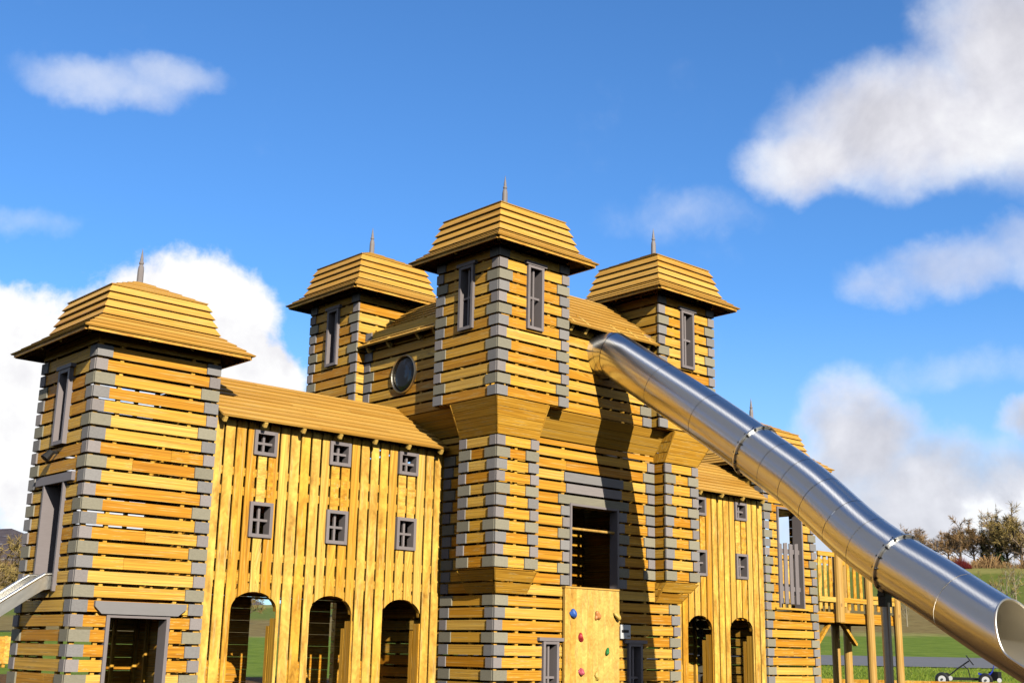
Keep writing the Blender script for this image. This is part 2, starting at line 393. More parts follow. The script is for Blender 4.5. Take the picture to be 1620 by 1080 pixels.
def mansard(cx, cy, h, eave, kink, top, apex, parent, nfl=4, nst=4, ntp=5, tails=(-.3, .3)):
    """lapped board roof: a flared skirt, a steep belt and a low pyramid cap. eave/kink/top = (offset, z)"""
    mb = MB()
    def belt(r0, z0, r1, z1, n, lip=.02):
        d = V((r1 - r0, 0, z1 - z0)); L = d.length; d.normalize(); nrm = V((d.z, 0, -d.x))
        if nrm.z < 0: nrm = -nrm
        for i in range(n):
            a0, a1 = L * i / n, min(L * (i + 1) / n + .012, L)
            pa, pb = V((r0, 0, z0)) + d * a0, V((r0, 0, z0)) + d * a1
            sec = [pa, pa + nrm * lip, pb + nrm * .005, pb]
            for q in range(4):
                tt = plank('r')
                ca, sa = (1, 0, -1, 0)[q], (0, 1, 0, -1)[q]
                def pt(p, e):   # e=-1/+1 end; mitred: along extent equals r
                    x, y = p.x, e * p.x
                    return V((cx + x * ca - y * sa, cy + x * sa + y * ca, p.z))
                for m0 in range(4):
                    s0, s1 = sec[m0], sec[(m0 + 1) % 4]
                    w = (s1 - s0).length
                    mb.face([pt(s0, 1), pt(s0, -1), pt(s1, -1), pt(s1, 1)], [(s0.x, a0), (-s0.x, a0), (-s1.x, a0 + w), (s1.x, a0 + w)], tt)
    (oe, ze), (ok, zk), (ot, zt) = eave, kink, top
    belt(h + oe, ze - .03, h + ok, zk, nfl, .022); belt(h + ok, zk - .005, h + ot, zt, nst, .042); belt(h + ot + .02, zt, .03, apex, ntp, .016)
    # edge batten under the skirt
    for q in range(4):
        ca, sa = (1, 0, -1, 0)[q], (0, 1, 0, -1)[q]
        def W(x, y, z): return V((cx + x * ca - y * sa, cy + x * sa + y * ca, z))
        r = h + oe - .012
        mb.bar(W(r - .02, -r + .04, ze - .05), W(r - .02, r - .04, ze - .05), .03, .04, tint=(.5, .3, .3))
    o = mb.build('roof', M['roofwood'], parent)
    def tail(p0, p1):
        tb = MB(); tb.bar(p0, p1, .045, .06, tint=(.02, rnd.random(), rnd.random())); tb.build('rafter_tail', M['wood'], parent)
    sl = (zk - ze) / (ok - oe)
    for q in range(4):
        ca, sa = (1, 0, -1, 0)[q], (0, 1, 0, -1)[q]
        def W(x, y, z): return V((cx + x * ca - y * sa, cy + x * sa + y * ca, z))
        for y in tails:
            p0 = W(h - .02, y, ze - .035 + sl * (-.02 - oe) - .055); p1 = W(h + oe - .06, y, ze - .095 - sl * .05)
            tail(p0, p1)
        p0 = W(h - .02, h - .02, ze - .035 + sl * (-.02 - oe) - .06); p1 = W(h + oe - .09, h + oe - .09, ze - .10 - sl * .07)
        tail(p0, p1)
    return o
def spire(cx, cy, z0, z1, parent):
    mb = MB(); H = z1 - z0
    mb.lathe((cx, cy, z0 - .06), [(.046, 0), (.043, .06 + H * .38), (.036, .06 + H * .48), (.024, .06 + H * .53), (.033, .06 + H * .56), (.033, .06 + H * .6), (.023, .06 + H * .63), (.022, .06 + H * .70), (.001, .06 + H)], 10)
    return mb.build('spire', M['spire'], parent)
def window(O, face, a0, a1, z0, z1, parent, cap=0., fw=.045, out=.03, deep=.14, cross=(1, 1), crossz=.5, name='window', sill=False):
    """framed opening: four boards, a cross of glazing bars set back, optional wider head board"""
    A, N = face; mb = MB(); O = V(O)
    def bx(a, b_, c, d, n0, n1, along='A'):
        mb.prism([(a, c), (b_, c), (b_, d), (a, d)], O + N * n1, A, UZ, N, n1 - n0, (rnd.random(), rnd.random(), .5), along)
    bx(a0, a0 + fw, z0, z1, -deep, out, 'B'); bx(a1 - fw, a1, z0, z1, -deep, out, 'B')
    bx(a0 + fw, a1 - fw, z0, z0 + fw, -deep, out - .002); bx(a0 + fw, a1 - fw, z1 - fw, z1, -deep, out - .002)
    c = (a0 + a1) / 2; zm = z0 + (z1 - z0) * crossz
    if cross[0]: bx(c - .017, c + .017, z0 + fw, z1 - fw, -.07, -.035, 'B')
    if cross[1]: bx(a0 + fw, a1 - fw, zm - .017, zm + .017, -.066, -.03)
    if cap: bx(a0 - cap, a1 + cap, z1, z1 + .05, -.02, out + .012)
    return mb.build(name, M['mauve'], parent)

# ================================================================== measured layout
LTW = 1.745; LZ = 5.8
RTX, RTY = 13.918, .10
FX, FY, TW = 5.268, -1.637, 1.46      # front left turret corner and size
FRX = 8.822; BY = 1.921
SO = .227; SW = .845                  # shaft offset and width
ZU, ZA = 7.6304, 5.0279               # reference board joints, turret and shaft
UIN = .18                             # upper walls set back from the turrets
BX0, BX1 = 5.726, 9.824; BY0, BY1 = -1.17, 2.93
GZ = .4
castle = empty('play_castle', (7.8, 1.0, GZ))
tag(castle, 'large golden timber play castle with slatted towers, grey corner blocks, pointed spires and arched openings', 'play castle')
def part(mb, name, mat='wood', parent=None): return mb.build(name, M[mat], parent or castle)

# ------------------------------------------------------------------ the two corner towers
def corner_tower(x0, y0, phase, side):
    mb = MB(); n = 31; zs = zrows(LZ, n); top = [(LZ, LZ + P), (LZ + P, LZ + 2 * P)]
    allz = top[::-1] + zs
    W = LTW; ins = .012
    if side == 'L':
        of = [('r', .47, 1.28, GZ, 2.46)]
        ol = [('r', -1.18, -.55, 2.77, 4.09), ('r', -1.04, -.70, 4.6, 5.585)]
    else:
        of = [('r', .46, 1.26, 3.07, 5.02)]; ol = []
    rows(mb, (x0, y0 + ins, 0), FRONT, ins, W - ins, allz, of)
    rows(mb, (x0 + ins, y0, 0), LEFT, -W + ins, -(ins + BT), allz, ol)
    ob = [('r', -1.30, -.42, GZ, 2.4)] if side == 'L' else []
    hi_, lo_ = [q for q in allz if q[0] > 2.6], [q for q in allz if q[0] <= 2.6]
    rows(mb, (x0, y0 + W - ins, 0), BACK, -W + ins, -ins, hi_, ob, gap=.012 if side == 'L' else .003); rows(mb, (x0, y0 + W - ins, 0), BACK, -W + ins, -ins, lo_, ob, gap=.003)
    rows(mb, (x0 + W - ins, y0, 0), RIGHT, ins + BT, W - ins - BT, hi_, [] if side == 'L' else [('r', .61, 1.30, 3.05, 5.0)], gap=.012 if side == 'L' else .003); rows(mb, (x0 + W - ins, y0, 0), RIGHT, ins + BT, W - ins - BT, lo_, gap=.003)
    q = ins + BT + .03
    studs(mb, [(x0 + a, y0 + b_) for a in (q, W - q) for b_ in (q, W - q)], GZ, LZ + .3, .058)
    for a in (.36, 1.36): studs(mb, [(x0 + a, y0 + q), (x0 + a, y0 + W - q)], GZ, LZ + .3, .05)
    for a in (.36, 1.36): studs(mb, [(x0 + q, y0 + a), (x0 + W - q, y0 + a)], GZ, LZ + .3, .05)
    for zf in ((2.72, 5.02) if side == 'R' else (2.70, 4.2, 5.75)):
        mb.box(x0 + .05, x0 + W - .05, y0 + .05, y0 + W - .05, zf - .03, zf, (.6, .2, .3))
    # inner lining on the far walls: closely set dark stained boards
    t = part(mb, 'corner_tower')
    t['label'] = 'left corner tower with a doorway and a steel chute' if side == 'L' else 'right corner tower behind the tube slide with a picketed window'
    cb = t
    ph = phase
    blocks(cb, (x0, y0, 0), FRONT, 0, 1, zs, ph); blocks(cb, (x0, y0, 0), FRONT, W, -1, zs, ph)
    blocks(cb, (x0, y0, 0), LEFT, 0, -1, zs, ph, start=.024); blocks(cb, (x0, y0, 0), LEFT, -W, 1, zs, ph)
    blocks(cb, (x0 + W, y0, 0), RIGHT, 0, 1, zs, ph, start=.024); blocks(cb, (x0 + W, y0, 0), RIGHT, W, -1, zs, ph)
    mansard(x0 + W / 2, y0 + W / 2, W / 2, (.318, 5.945), (-.066, 6.197), (-.20, 6.643), 6.954, t)
    spire(x0 + W / 2, y0 + W / 2, 6.94, 7.453, t)
    if side == 'L':
        window((x0, y0, 0), LEFT, -1.045, -.695, 4.59, 5.585, t, cap=.05, name='slit_window', cross=(0, 0), out=.045, deep=.12, fw=.05)
        d = MB()      # lintel and jambs of the ground doorway
        d.prism([(.375, 2.475), (1.39, 2.475), (1.497, 2.625), (.284, 2.625)][0:2] + [(1.497, 2.56), (1.497, 2.625), (.284, 2.625), (.284, 2.56)], (x0, y0 - .035, 0), UX, UZ, -UY, .05, (.6, .3, .5))
        d.build('door_lintel', M['lintel'], t)
        d = MB()
        d.box(.455, .50, -.012, .20, GZ, 2.47, (.5, .1, .5), 'Z'); d.box(1.25, 1.295, -.012, .20, GZ, 2.47, (.4, .6, .5), 'Z')
        d.box(.50, 1.25, -.010, .19, 2.435, 2.47, (.5, .1, .5))
        d.build('door_frame', M['mauve'], t)
        d = MB()      # upper doorway that feeds the chute
        d.box(-.03, .22, 1.15, 1.19, 2.74, 4.09, (.5, .1, .5), 'Z'); d.box(-.03, .16, .545, .585, 2.74, 4.09, (.4, .6, .5), 'Z')
        d.box(-.035, .03, .31, 1.43, 4.09, 4.20, (.3, .5, .5), 'Y')
        d.build('door_frame', M['mauve'], t)
        f = MB()
        f.tube([(.02, .93, 4.5), (-.07, .93, 4.5), (-.10, .93, 4.47)], .016, 8); f.tube([(-.07, .93, 4.50), (-.15, .93, 4.40)], [.04, .062], 12)
        f.tube([(-.150, .93, 4.40), (-.153, .93, 4.396)], [.05, .03], 12)
        f.build('floodlight', M['black'], t)
    else:
        d = MB()
        d.box(x0 + .44, x0 + .48, y0 - .02, y0 + .2, 3.03, 5.05, (.5, .1, .5), 'Z'); d.box(x0 + 1.24, x0 + 1.28, y0 - .02, y0 + .2, 3.03, 5.05, (.4, .6, .5), 'Z')
        d.box(x0 + .48, x0 + 1.24, y0 - .018, y0 + .2, 5.01, 5.05, (.5, .1, .5))
        d.build('window_frame', M['mauve'], t)
        d = MB()
        for i in range(4):
            a = x0 + .50 + i * .185
            pk = MB(); pk.prism([(a, 3.15), (a + .115, 3.15), (a + .115, 4.33 + rnd.uniform(-.03, .03)), (a, 4.34)], (0, y0 + .03, 0), UX, UZ, -UY, .02, (rnd.random(), rnd.random(), .5), 'B'); pk.build('picket', M['mauve'], t)
        d.box(x0 + .48, x0 + 1.24, y0 + .055, y0 + .09, 3.40, 3.49, (.5, .5, .5)); d.build('picket_rail', M['mauve'], t); d = MB(); d.box(x0 + .48, x0 + 1.24, y0 + .055, y0 + .09, 4.14, 4.23, (.5, .5, .5))
        d.build('picket_rail', M['mauve'], t)
        d = MB(); d.box(x0 + .3, x0 + 1.42, y0 - .03, y0 + .1, 3.03, 3.065, plank('v')); d.build('window_sill', M['wood'], t)
    return t
LT = corner_tower(0., 0., 1, 'L')
RT = corner_tower(RTX, RTY, 2, 'R')

# ------------------------------------------------------------------ turrets of the keep
def turret(cx, cy, mx, my, wins, lower=True):
    """cx,cy: outer corner; mx,my = +1/-1 direction from the outer corner towards the castle's middle"""
    mb = MB(); W = TW
    x0, x1 = sorted((cx, cx + mx * W)); y0, y1 = sorted((cy, cy + my * W))
    up = [(ZU - P * (k + 1), ZU - P * k) for k in range(-3, 11)]
    ins = .012
    def walls(x0, x1, y0, y1, zs, ow=None, sides='FLBR'):
        ow = ow or {}
        if 'F' in sides: rows(mb, (x0, y0 + ins, 0), FRONT, ins, x1 - x0 - ins, zs, ow.get('F', ()))
        if 'L' in sides: rows(mb, (x0 + ins, y0, 0), LEFT, -(y1 - y0) + ins + BT, -(ins + BT), zs, ow.get('L', ()))
        if 'B' in sides: rows(mb, (x0, y1 - ins, 0), BACK, -(x1 - x0) + ins, -ins, zs, gap=.002)
        if 'R' in sides: rows(mb, (x1 - ins, y0, 0), RIGHT, ins + BT, y1 - y0 - ins - BT, zs, gap=.002)
    ow = {}
    wc = W / 2
    if 'F' in wins: ow['F'] = [('r', wc - .16, wc + .16, 6.83, 7.79)]
    if 'L' in wins: ow['L'] = [('r', -wc - .16, -wc + .16, 6.83, 7.79)]
    walls(x0, x1, y0, y1, up, ow)
    q = ins + BT + .03
    zlow = ZU - 11 * P
    studs(mb, [(x0 + a, y0 + b_) for a in (q, W - q) for b_ in (q, W - q)] + [(x0 + .42, y0 + q), (x0 + 1.06, y0 + q), (x0 + q, y0 + .42), (x0 + q, y0 + 1.06), (x0 + .42, y1 - q), (x1 - q, y0 + .42)], zlow, 8.2, .055)
    mb.box(x0 + .04, x1 - .04, y0 + .04, y1 - .04, zlow + .004, zlow + .03, (.6, .2, .3))
    mb.box(x0 + .05, x1 - .05, y0 + .05, y1 - .05, 7.92, 7.95, (.7, .2, .3))
    shaft = [(ZA - P * (k + 1), ZA - P * k) for k in range(-1, 10)]
    sx, sy = cx + mx * SO, cy + my * SO
    def taper(zt, zb, ox, oy, ix, iy, ln_x, ln_y, n, gap, seam=.004):
        """outer corner (ox,oy) at zt runs in to (ix,iy) at zb; two sloping faces made of boards with vertical cheeks"""
        for i in range(n):
            f0, f1 = i / n, (i + 1) / n
            za, zb_ = zt + (zb - zt) * f0 - gap / 2, zt + (zb - zt) * f1 + gap / 2
            g0 = (zt - za) / (zt - zb); g1 = (zt - zb_) / (zt - zb)
            t1, t2 = plank('f'), plank('f')
            for axis, tt in ((0, t1), (1, t2)):
                pts = []
                for g_, z in ((g1, zb_), (g0, za)):
                    px, py = ox + (ix - ox) * g_, oy + (iy - oy) * g_
                    if axis == 0:   # face spanning x (front/back)
                        pts.append([V((px, py, z)), V((ln_x, py, z))])
                    else:
                        pts.append([V((px, py, z)), V((px, ln_y, z))])
                (a, b_), (c, d) = pts
                quad = [a, b_, d, c]
                nrm = V((0, -my, 0)) if axis == 0 else V((-mx, 0, 0))
                if (quad[1] - quad[0]).cross(quad[2] - quad[0]).dot(nrm) < 0: quad = [b_, a, c, d]
                bk = [p - nrm * .022 for p in quad]
                ax = 0 if axis == 0 else 1
                uv = [(p[ax], p.z) for p in quad]
                mb.face(quad, uv, tt)
                for k in range(4):
                    l = (k + 1) % 4
                    mb.face([quad[l], quad[k], bk[k], bk[l]], [uv[l], uv[k], uv[k], uv[l]], tt)
    def cheek(zt, zb, ox, oy, ix, iy, ln_x, ln_y):
        for ax in (0, 1):
            n = 3
            for i in range(n):
                f0, f1 = i / n, (i + 1) / n; z0_, z1_ = zt + (zb - zt) * f0 - .006, zt + (zb - zt) * f1 + .006; tt = plank('f')
                if ax == 0: q = [(ln_x, oy + (iy - oy) * f0, z0_), (ln_x, oy + (iy - oy) * f1, z1_), (ln_x, iy + my * SO * 1.2, z1_), (ln_x, iy + my * SO * 1.2, z0_)]
                else: q = [(ox + (ix - ox) * f0, ln_y, z0_), (ox + (ix - ox) * f1, ln_y, z1_), (ix + mx * SO * 1.2, ln_y, z1_), (ix + mx * SO * 1.2, ln_y, z0_)]
                off = V((-mx * .02, 0, 0)) if ax == 0 else V((0, -my * .02, 0))
                q = [V(p) for p in q]; uv = [(p[1 - ax], p.z) for p in q]; b2 = [p + off for p in q]
                mb.face(q, uv, tt); mb.face(b2[::-1], uv[::-1], tt)
                for k in range(4):
                    l = (k + 1) % 4; mb.face([q[l], q[k], b2[k], b2[l]], [uv[l], uv[k], uv[k], uv[l]], tt)
    if lower:
        exx, exy = sx + mx * SW, sy + my * SW
        taper(zlow - .002, ZA + P, cx + mx * .004, cy + my * .004, sx, sy, exx, exy, 4, .005)
        cheek(zlow - .01, ZA + P, cx, cy, sx, sy, exx - mx * .001, exy - my * .001); cheek(ZA - 10 * P - .02, ZA - 12 * P, sx, sy, sx + mx * .231, sy + my * .231, exx - mx * .001, exy - my * .001)
        a0, a1 = sorted((sx, exx)); b0, b1 = sorted((sy, exy))
        walls(a0, a1, b0, b1, shaft)
        studs(mb, [(a0 + a, b0 + b_) for a in (q, SW / 2, SW - q) for b_ in (q, SW - q)] + [(a0 + q, b0 + SW / 2)], ZA - 10 * P, ZA + P, .05)
        taper(ZA - 10 * P - .012, ZA - 12 * P, sx, sy, sx + mx * .231, sy + my * .231, exx, exy, 2, .022)
        mb.box(a0 + .03, a1 - .03, b0 + .03, b1 - .03, ZA - 10 * P - .01, ZA - 10 * P + .01, (.7, .2, .3))
    t = part(mb, 'turret')
    cb = t
    ph = 2
    top1 = up[2:3]
    def corner4(x0, x1, y0, y1, zs, ph):
        if my > 0: blocks(cb, (x0, y0, 0), FRONT, 0, 1, zs, ph); blocks(cb, (x0, y0, 0), FRONT, x1 - x0, -1, zs, ph)
        else: blocks(cb, (x0, y1, 0), BACK, 0, -1, zs, ph); blocks(cb, (x0, y1, 0), BACK, -(x1 - x0), 1, zs, ph)
        st = .024 if my > 0 else 0.
        if mx > 0: blocks(cb, (x0, y0, 0), LEFT, 0, -1, zs, ph, start=st); blocks(cb, (x0, y0, 0), LEFT, -(y1 - y0), 1, zs, ph, start=.024 if my < 0 else 0.)
        else: blocks(cb, (x1, y0, 0), RIGHT, 0, 1, zs, ph, start=st); blocks(cb, (x1, y0, 0), RIGHT, y1 - y0, -1, zs, ph, start=.024 if my < 0 else 0.)
    # rows below the reference joint: green, blue, mauve ... ; the row above it is mauve, the next blue
    corner4(x0, x1, y0, y1, up[1:], 1)
    if lower: corner4(*sorted((sx, sx + mx * SW)), *sorted((sy, sy + my * SW)), shaft, 2)
    mansard(x0 + W / 2, y0 + W / 2, W / 2, (.322, 8.015), (.075, 8.186), (-.062, 8.673), 8.99, t, nfl=3, tails=(0.,))
    spire(x0 + W / 2, y0 + W / 2, 8.985, 9.479, t)
    if 'F' in wins: window((x0, y0, 0), FRONT, wc - .165, wc + .165, 6.80, 7.80, t, cap=.05, name='slit_window', crossz=.50)
    if 'L' in wins: window((x0, y0, 0), LEFT, -wc - .165, -wc + .165, 6.80, 7.80, t, cap=.05, name='slit_window', crossz=.50, cross=(1, 0) if my < 0 else (1, 1))
    return t
turret(FX, FY, 1, 1, 'FL')['label'] = 'nearest front turret of the keep, tallest in view'
turret(FRX + TW, FY, -1, 1, 'F')['label'] = 'right front turret of the keep beside the tube slide mouth'
turret(FX, BY + TW, 1, -1, 'L')['label'] = 'rear turret of the keep above the left wing roof'
turret(FRX + TW, BY + TW, -1, -1, '')

# ------------------------------------------------------------------ the keep between the turrets
def lap_roof(mb, x0, x1, ye, ze, yr, zr, n, axis='X', back=True):
    """lapped boards from the eave (ye,ze) up to the ridge (yr,zr) and a little down behind it; axis = direction of the boards"""
    for sgn in ((1, -1) if back else (1,)):
        d = V((0, (yr - ye), zr - ze)); L = d.length; d.normalize()
        for i in range(n):
            a0, a1 = L * i / n, min(L * (i + 1) / n + .02, L)
            nrm = V((0, -d.z, d.y)) if d.y > 0 else V((0, d.z, -d.y))
            base = V((0, ye, ze)); pa, pb = base + d * a0, base + d * a1
            sec = [pa, pa + nrm * .032, pb + nrm * .008, pb]
            if sgn < 0: sec = [V((0, 2 * yr - p.y, p.z)) for p in sec]
            tt = plank('r')
            e0, e1 = x0 + rnd.uniform(0, .012), x1 - rnd.uniform(0, .012)
            j = rnd.uniform(.25, .75) * (e1 - e0) + e0
            for (q0, q1, t_) in ((e0, j - .002, tt), (j + .002, e1, plank('r'))):
                def pt(p, e): return V((e, p.y, p.z)) if axis == 'X' else V((p.y, e, p.z))
                for m0 in range(4):
                    s0, s1 = sec[m0], sec[(m0 + 1) % 4]; w = (s1 - s0).length
                    mb.face([pt(s0, q0), pt(s0, q1), pt(s1, q1), pt(s1, q0)], [(q0, a0), (q1, a0), (q1, a0 + w), (q0, a0 + w)], t_)
                for e in (q0, q1): mb.face([pt(p, e) for p in sec], [(p.y, p.z) for p in sec], t_)
def tails(mb, xs, ye, ze, yw, sl, axis='X', w=.05, h=.075, out=.04):
    s = 1 if yw > ye else -1
    for x in xs:
        p0 = (x, yw + s * .1, ze - .05 + sl * abs(yw + s * .1 - ye)); p1 = (x, ye + s * out, ze - .05 + sl * out)
        if axis == 'Y': p0 = (p0[1], p0[0], p0[2]); p1 = (p1[1], p1[0], p1[2])
        tb = MB(); tb.bar(p0, p1, w, h, tint=(.0, rnd.random(), rnd.random())); tb.build('rafter_tail', M['wood'], mb)

mb = MB(); ins = .012
urows = [(ZU - P * (k + 1), ZU - P * k) for k in range(2, 11)]
arows = [(ZA - P * (k + 1), ZA - P * k) for k in range(0, 26)]
xa, xb = FX + TW, FRX; yf = FY + UIN; ya, yb = FY + TW, BY; xl = FX + UIN
rows(mb, (0, yf + ins, 0), FRONT, xa, xb, urows, [('c', 7.72, 6.70, .36)])
rows(mb, (xl + ins, 0, 0), LEFT, -yb, -ya, urows, [('c', -.83, 6.412, .31)])
rows(mb, (FRX + TW - UIN - ins, 0, 0), RIGHT, ya, yb, urows, gap=.002)
rows(mb, (0, BY + TW - UIN - ins, 0), BACK, -xb, -xa, urows, gap=.002)
zlow = ZU - 11 * P
def wall_taper(p0, p1, axis, zt, zb, n):
    """overhanging belt between turrets: boards sloping in from p0 (at zt) to p1 (at zb)"""
    lo, hi, o0, sgn = p0; o1 = p1
    for i in range(n):
        f0, f1 = i / n, (i + 1) / n; tt = plank('f')
        za, zc = zt + (zb - zt) * f0 - .003, zt + (zb - zt) * f1 + .003
        oa, oc = o0 + (o1 - o0) * f0, o0 + (o1 - o0) * f1
        f = lambda e, o, z: V((e, o, z)) if axis == 'X' else V((o, e, z))
        q = [f(lo, oc, zc), f(hi, oc, zc), f(hi, oa, za), f(lo, oa, za)]
        off = V((0, sgn * .02, 0)) if axis == 'X' else V((sgn * .02, 0, 0))
        uv = [(lo, zc), (hi, zc), (hi, za), (lo, za)]
        mb.face(q, uv, tt); b2 = [p + off for p in q]; mb.face(b2[::-1], uv[::-1], tt)
        for k in range(4):
            l = (k + 1) % 4; mb.face([q[l], q[k], b2[k], b2[l]], [uv[l], uv[k], uv[k], uv[l]], tt)
wall_taper((FX + SO + SW + .001, FRX + TW - SO - SW - .001, yf + .012, 1), BY0, 'X', zlow - .004, 5.32, 3)
wall_taper((FY + SO + SW + .001, BY + TW - SO - SW - .001, xl + .012, 1), BX0, 'Y', zlow - .004, 5.32, 3)
kw = [('r', 7.25, 8.32, 3.09, 4.36), ('r', 6.70, 7.0, GZ, 2.28), ('r', 8.55, 8.86, GZ, 2.28)]
part_rows = [(ZA, ZA + P), (ZA + P + .002, 5.32)]
rows(mb, (0, BY0 + ins, 0), FRONT, BX0 + ins, BX1 - ins, part_rows + arows, kw)
rows(mb, (BX0 + ins, 0, 0), LEFT, -BY1 + ins, -(BY0 + ins + BT), part_rows + arows)
rows(mb, (BX1 - ins, 0, 0), RIGHT, BY0 + ins + BT, BY1 - ins, part_rows + arows, gap=.004)
rows(mb, (0, BY1 - ins, 0), BACK, -BX1 + ins, -BX0 - ins, part_rows + arows, gap=.003)
q = ins + BT + .03
studs(mb, [(BX0 + q, BY0 + q), (BX1 - q, BY0 + q), (BX0 + q, BY1 - q), (BX1 - q, BY1 - q)] + [(x, BY0 + q) for x in (6.2, 6.55, 7.12, 8.45, 9.0, 9.4)] + [(BX0 + q, y) for y in (-.6, .1, .8, 1.5, 2.2)] + [(x, BY1 - q) for x in (6.4, 7.1, 8.3, 9.)], GZ, 5.4, .06)
studs(mb, [(x, yf + q) for x in (6.85, 7.15, 8.3, 8.68)] + [(xl + q, y) for y in (.0, .42, 1.25, 1.7)], zlow, 7.3, .05)
mb.box(BX0 + .05, BX1 - .05, BY0 + .05, BY1 - .05, 3.02, 3.06, (.6, .2, .3)); mb.box(xl + .04, FRX + TW - UIN - .04, yf + .04, BY + TW - UIN - .04, 5.69, 5.72, (.6, .2, .3))
mb.box(xl + .05, FRX + TW - UIN - .05, yf + .05, BY + TW - UIN - .05, 7.0, 7.04, (.6, .2, .3))
# inner partition seen through the big window
rows(mb, (0, .95, 0), FRONT, BX0 + .1, BX1 - .1, [(3.06 + P * i, 3.06 + P * (i + 1)) for i in range(14)], [('r', 7.93, 7.955, 3.0, 5.6)], gap=.004)
keep = part(mb, 'keep'); keep['label'] = 'central keep walls carrying the four turrets'
cb = keep
blocks(cb, (0, yf, 0), FRONT, xb, -1, urows, 2)
blocks(cb, (xl, 0, 0), LEFT, -yb, 1, urows, 2)
below = arows[12:]
blocks(cb, (0, BY0, 0), FRONT, BX0, 1, below, 0); blocks(cb, (0, BY0, 0), FRONT, BX1, -1, below, 0)
blocks(cb, (BX0, 0, 0), LEFT, -BY0, -1, below, 0, start=.024)
blocks(cb, (BX0, 0, 0), LEFT, -.06, 1, arows, 0)
sxl, sxr = FX + SO + SW, FRX + TW - SO - SW
blocks(cb, (0, BY0, 0), FRONT, sxr, -1, [(ZA, ZA + P)] + arows[:10], 2)
# lintel boards and side blocks of the big window
for i, (a, k) in enumerate(((7.117, 1), (7.16, 2), (6.99, 0))):
    zb, zt = arows[1 + i]
    lb = MB(); lb.prism([(a, zb + GAP), (15.57 - a, zb + GAP), (15.57 - a, zt - GAP), (a, zt - GAP)], (0, BY0 - .006, 0), UX, UZ, -UY, .03, (rnd.random(), rnd.random(), (.1, .45, .8)[k])); lb.build('lintel_board', M['blocks'], keep)
wr = arows[4:11]
blocks(cb, (0, BY0, 0), FRONT, 7.25, -1, wr, 1); blocks(cb, (0, BY0, 0), FRONT, 8.32, 1, wr, 1)
d = MB()
d.box(7.235, 7.275, BY0 - .02, BY0 + .06, 3.075, 4.365, (.5, .1, .5), 'Z'); d.box(8.295, 8.335, BY0 - .02, BY0 + .15, 3.075, 4.365, (.4, .6, .5), 'Z')
d.box(7.275, 8.295, BY0 - .018, BY0 + .2, 4.33, 4.362, (.5, .1, .5)); d.build('window_frame', M['mauve'], keep)
d = MB(); d.tube([(7.27, BY0 + .06, 3.985), (8.30, BY0 + .06, 3.985)], .022, 10); d.build('grab_bar', M['log'], keep)
window((0, BY0, 0), FRONT, 6.69, 7.01, 1.2, 2.285, keep, cap=.095, name='slit_window', crossz=.52)
window((0, BY0, 0), FRONT, 8.545, 8.87, 1.2, 2.285, keep, cap=.095, name='slit_window', crossz=.52)
# round window: dark bubble in a deep rim
cy_, cz_ = .83, 6.412
d = MB(); prof = [(.315, -.06), (.315, .018), (.300, .026), (.290, .012), (.290, -.06)]
for (r0, n0), (r1, n1) in zip(prof, prof[1:]):
    for k in range(40):
        a, b_ = 2 * PI * k / 40, 2 * PI * (k + 1) / 40
        pt = lambda r, n, t: (xl - n, cy_ + r * math.cos(t), cz_ + r * math.sin(t))
        d.face([pt(r0, n0, a), pt(r0, n0, b_), pt(r1, n1, b_), pt(r1, n1, a)], [(0, 0)] * 4, (.5, .5, .5), True)
rw = d.build('round_window', M['rim'], keep)
d = MB()
for i in range(8):
    for k in range(40):
        a, b_ = 2 * PI * k / 40, 2 * PI * (k + 1) / 40; p0, p1 = PI / 2 * i / 8, PI / 2 * (i + 1) / 8
        pt = lambda p, t: (xl + .03 - .05 * math.cos(p), cy_ + .286 * math.sin(p) * math.cos(t), cz_ + .286 * math.sin(p) * math.sin(t))
        d.face([pt(p0, a), pt(p0, b_), pt(p1, b_), pt(p1, a)], [(0, 0)] * 4, (.5, .5, .5), True)
d.build('round_window_glass', M['glass'], keep)
# the four lean-to roofs between the turrets
RE = .10
for nm, args in (('F', (xa + .002, xb - .002, yf - .21, 7.05, yf + .87, 7.925, 'X')), ('B', (xa + .002, xb - .002, BY + TW - UIN + .21, 7.05, BY + TW - UIN - .87, 7.925, 'X')),
                 ('L', (ya + .002, yb - .002, xl - .16, 6.98, xl + .94, 7.88, 'Y')), ('R', (ya + .002, yb - .002, FRX + TW - UIN + .16, 6.98, FRX + TW - UIN - .94, 7.88, 'Y'))):
    r = MB(); x0, x1, ye, ze, yr, zr, ax = args
    lap_roof(r, x0, x1, ye, ze, yr, zr, 10, ax)
    if nm == 'F': tails(keep, (6.86, 7.18, 7.9, 8.3, 8.65), ye, ze - .02, yf, .81, 'X', .05, .16, .07)
    if nm == 'L': tails(keep, (1.74, 1.18, .40, -.02), ye, ze - .02, xl, .82, 'Y', .05, .15, .06)
    r.build('roof', M['roofwood'], keep)

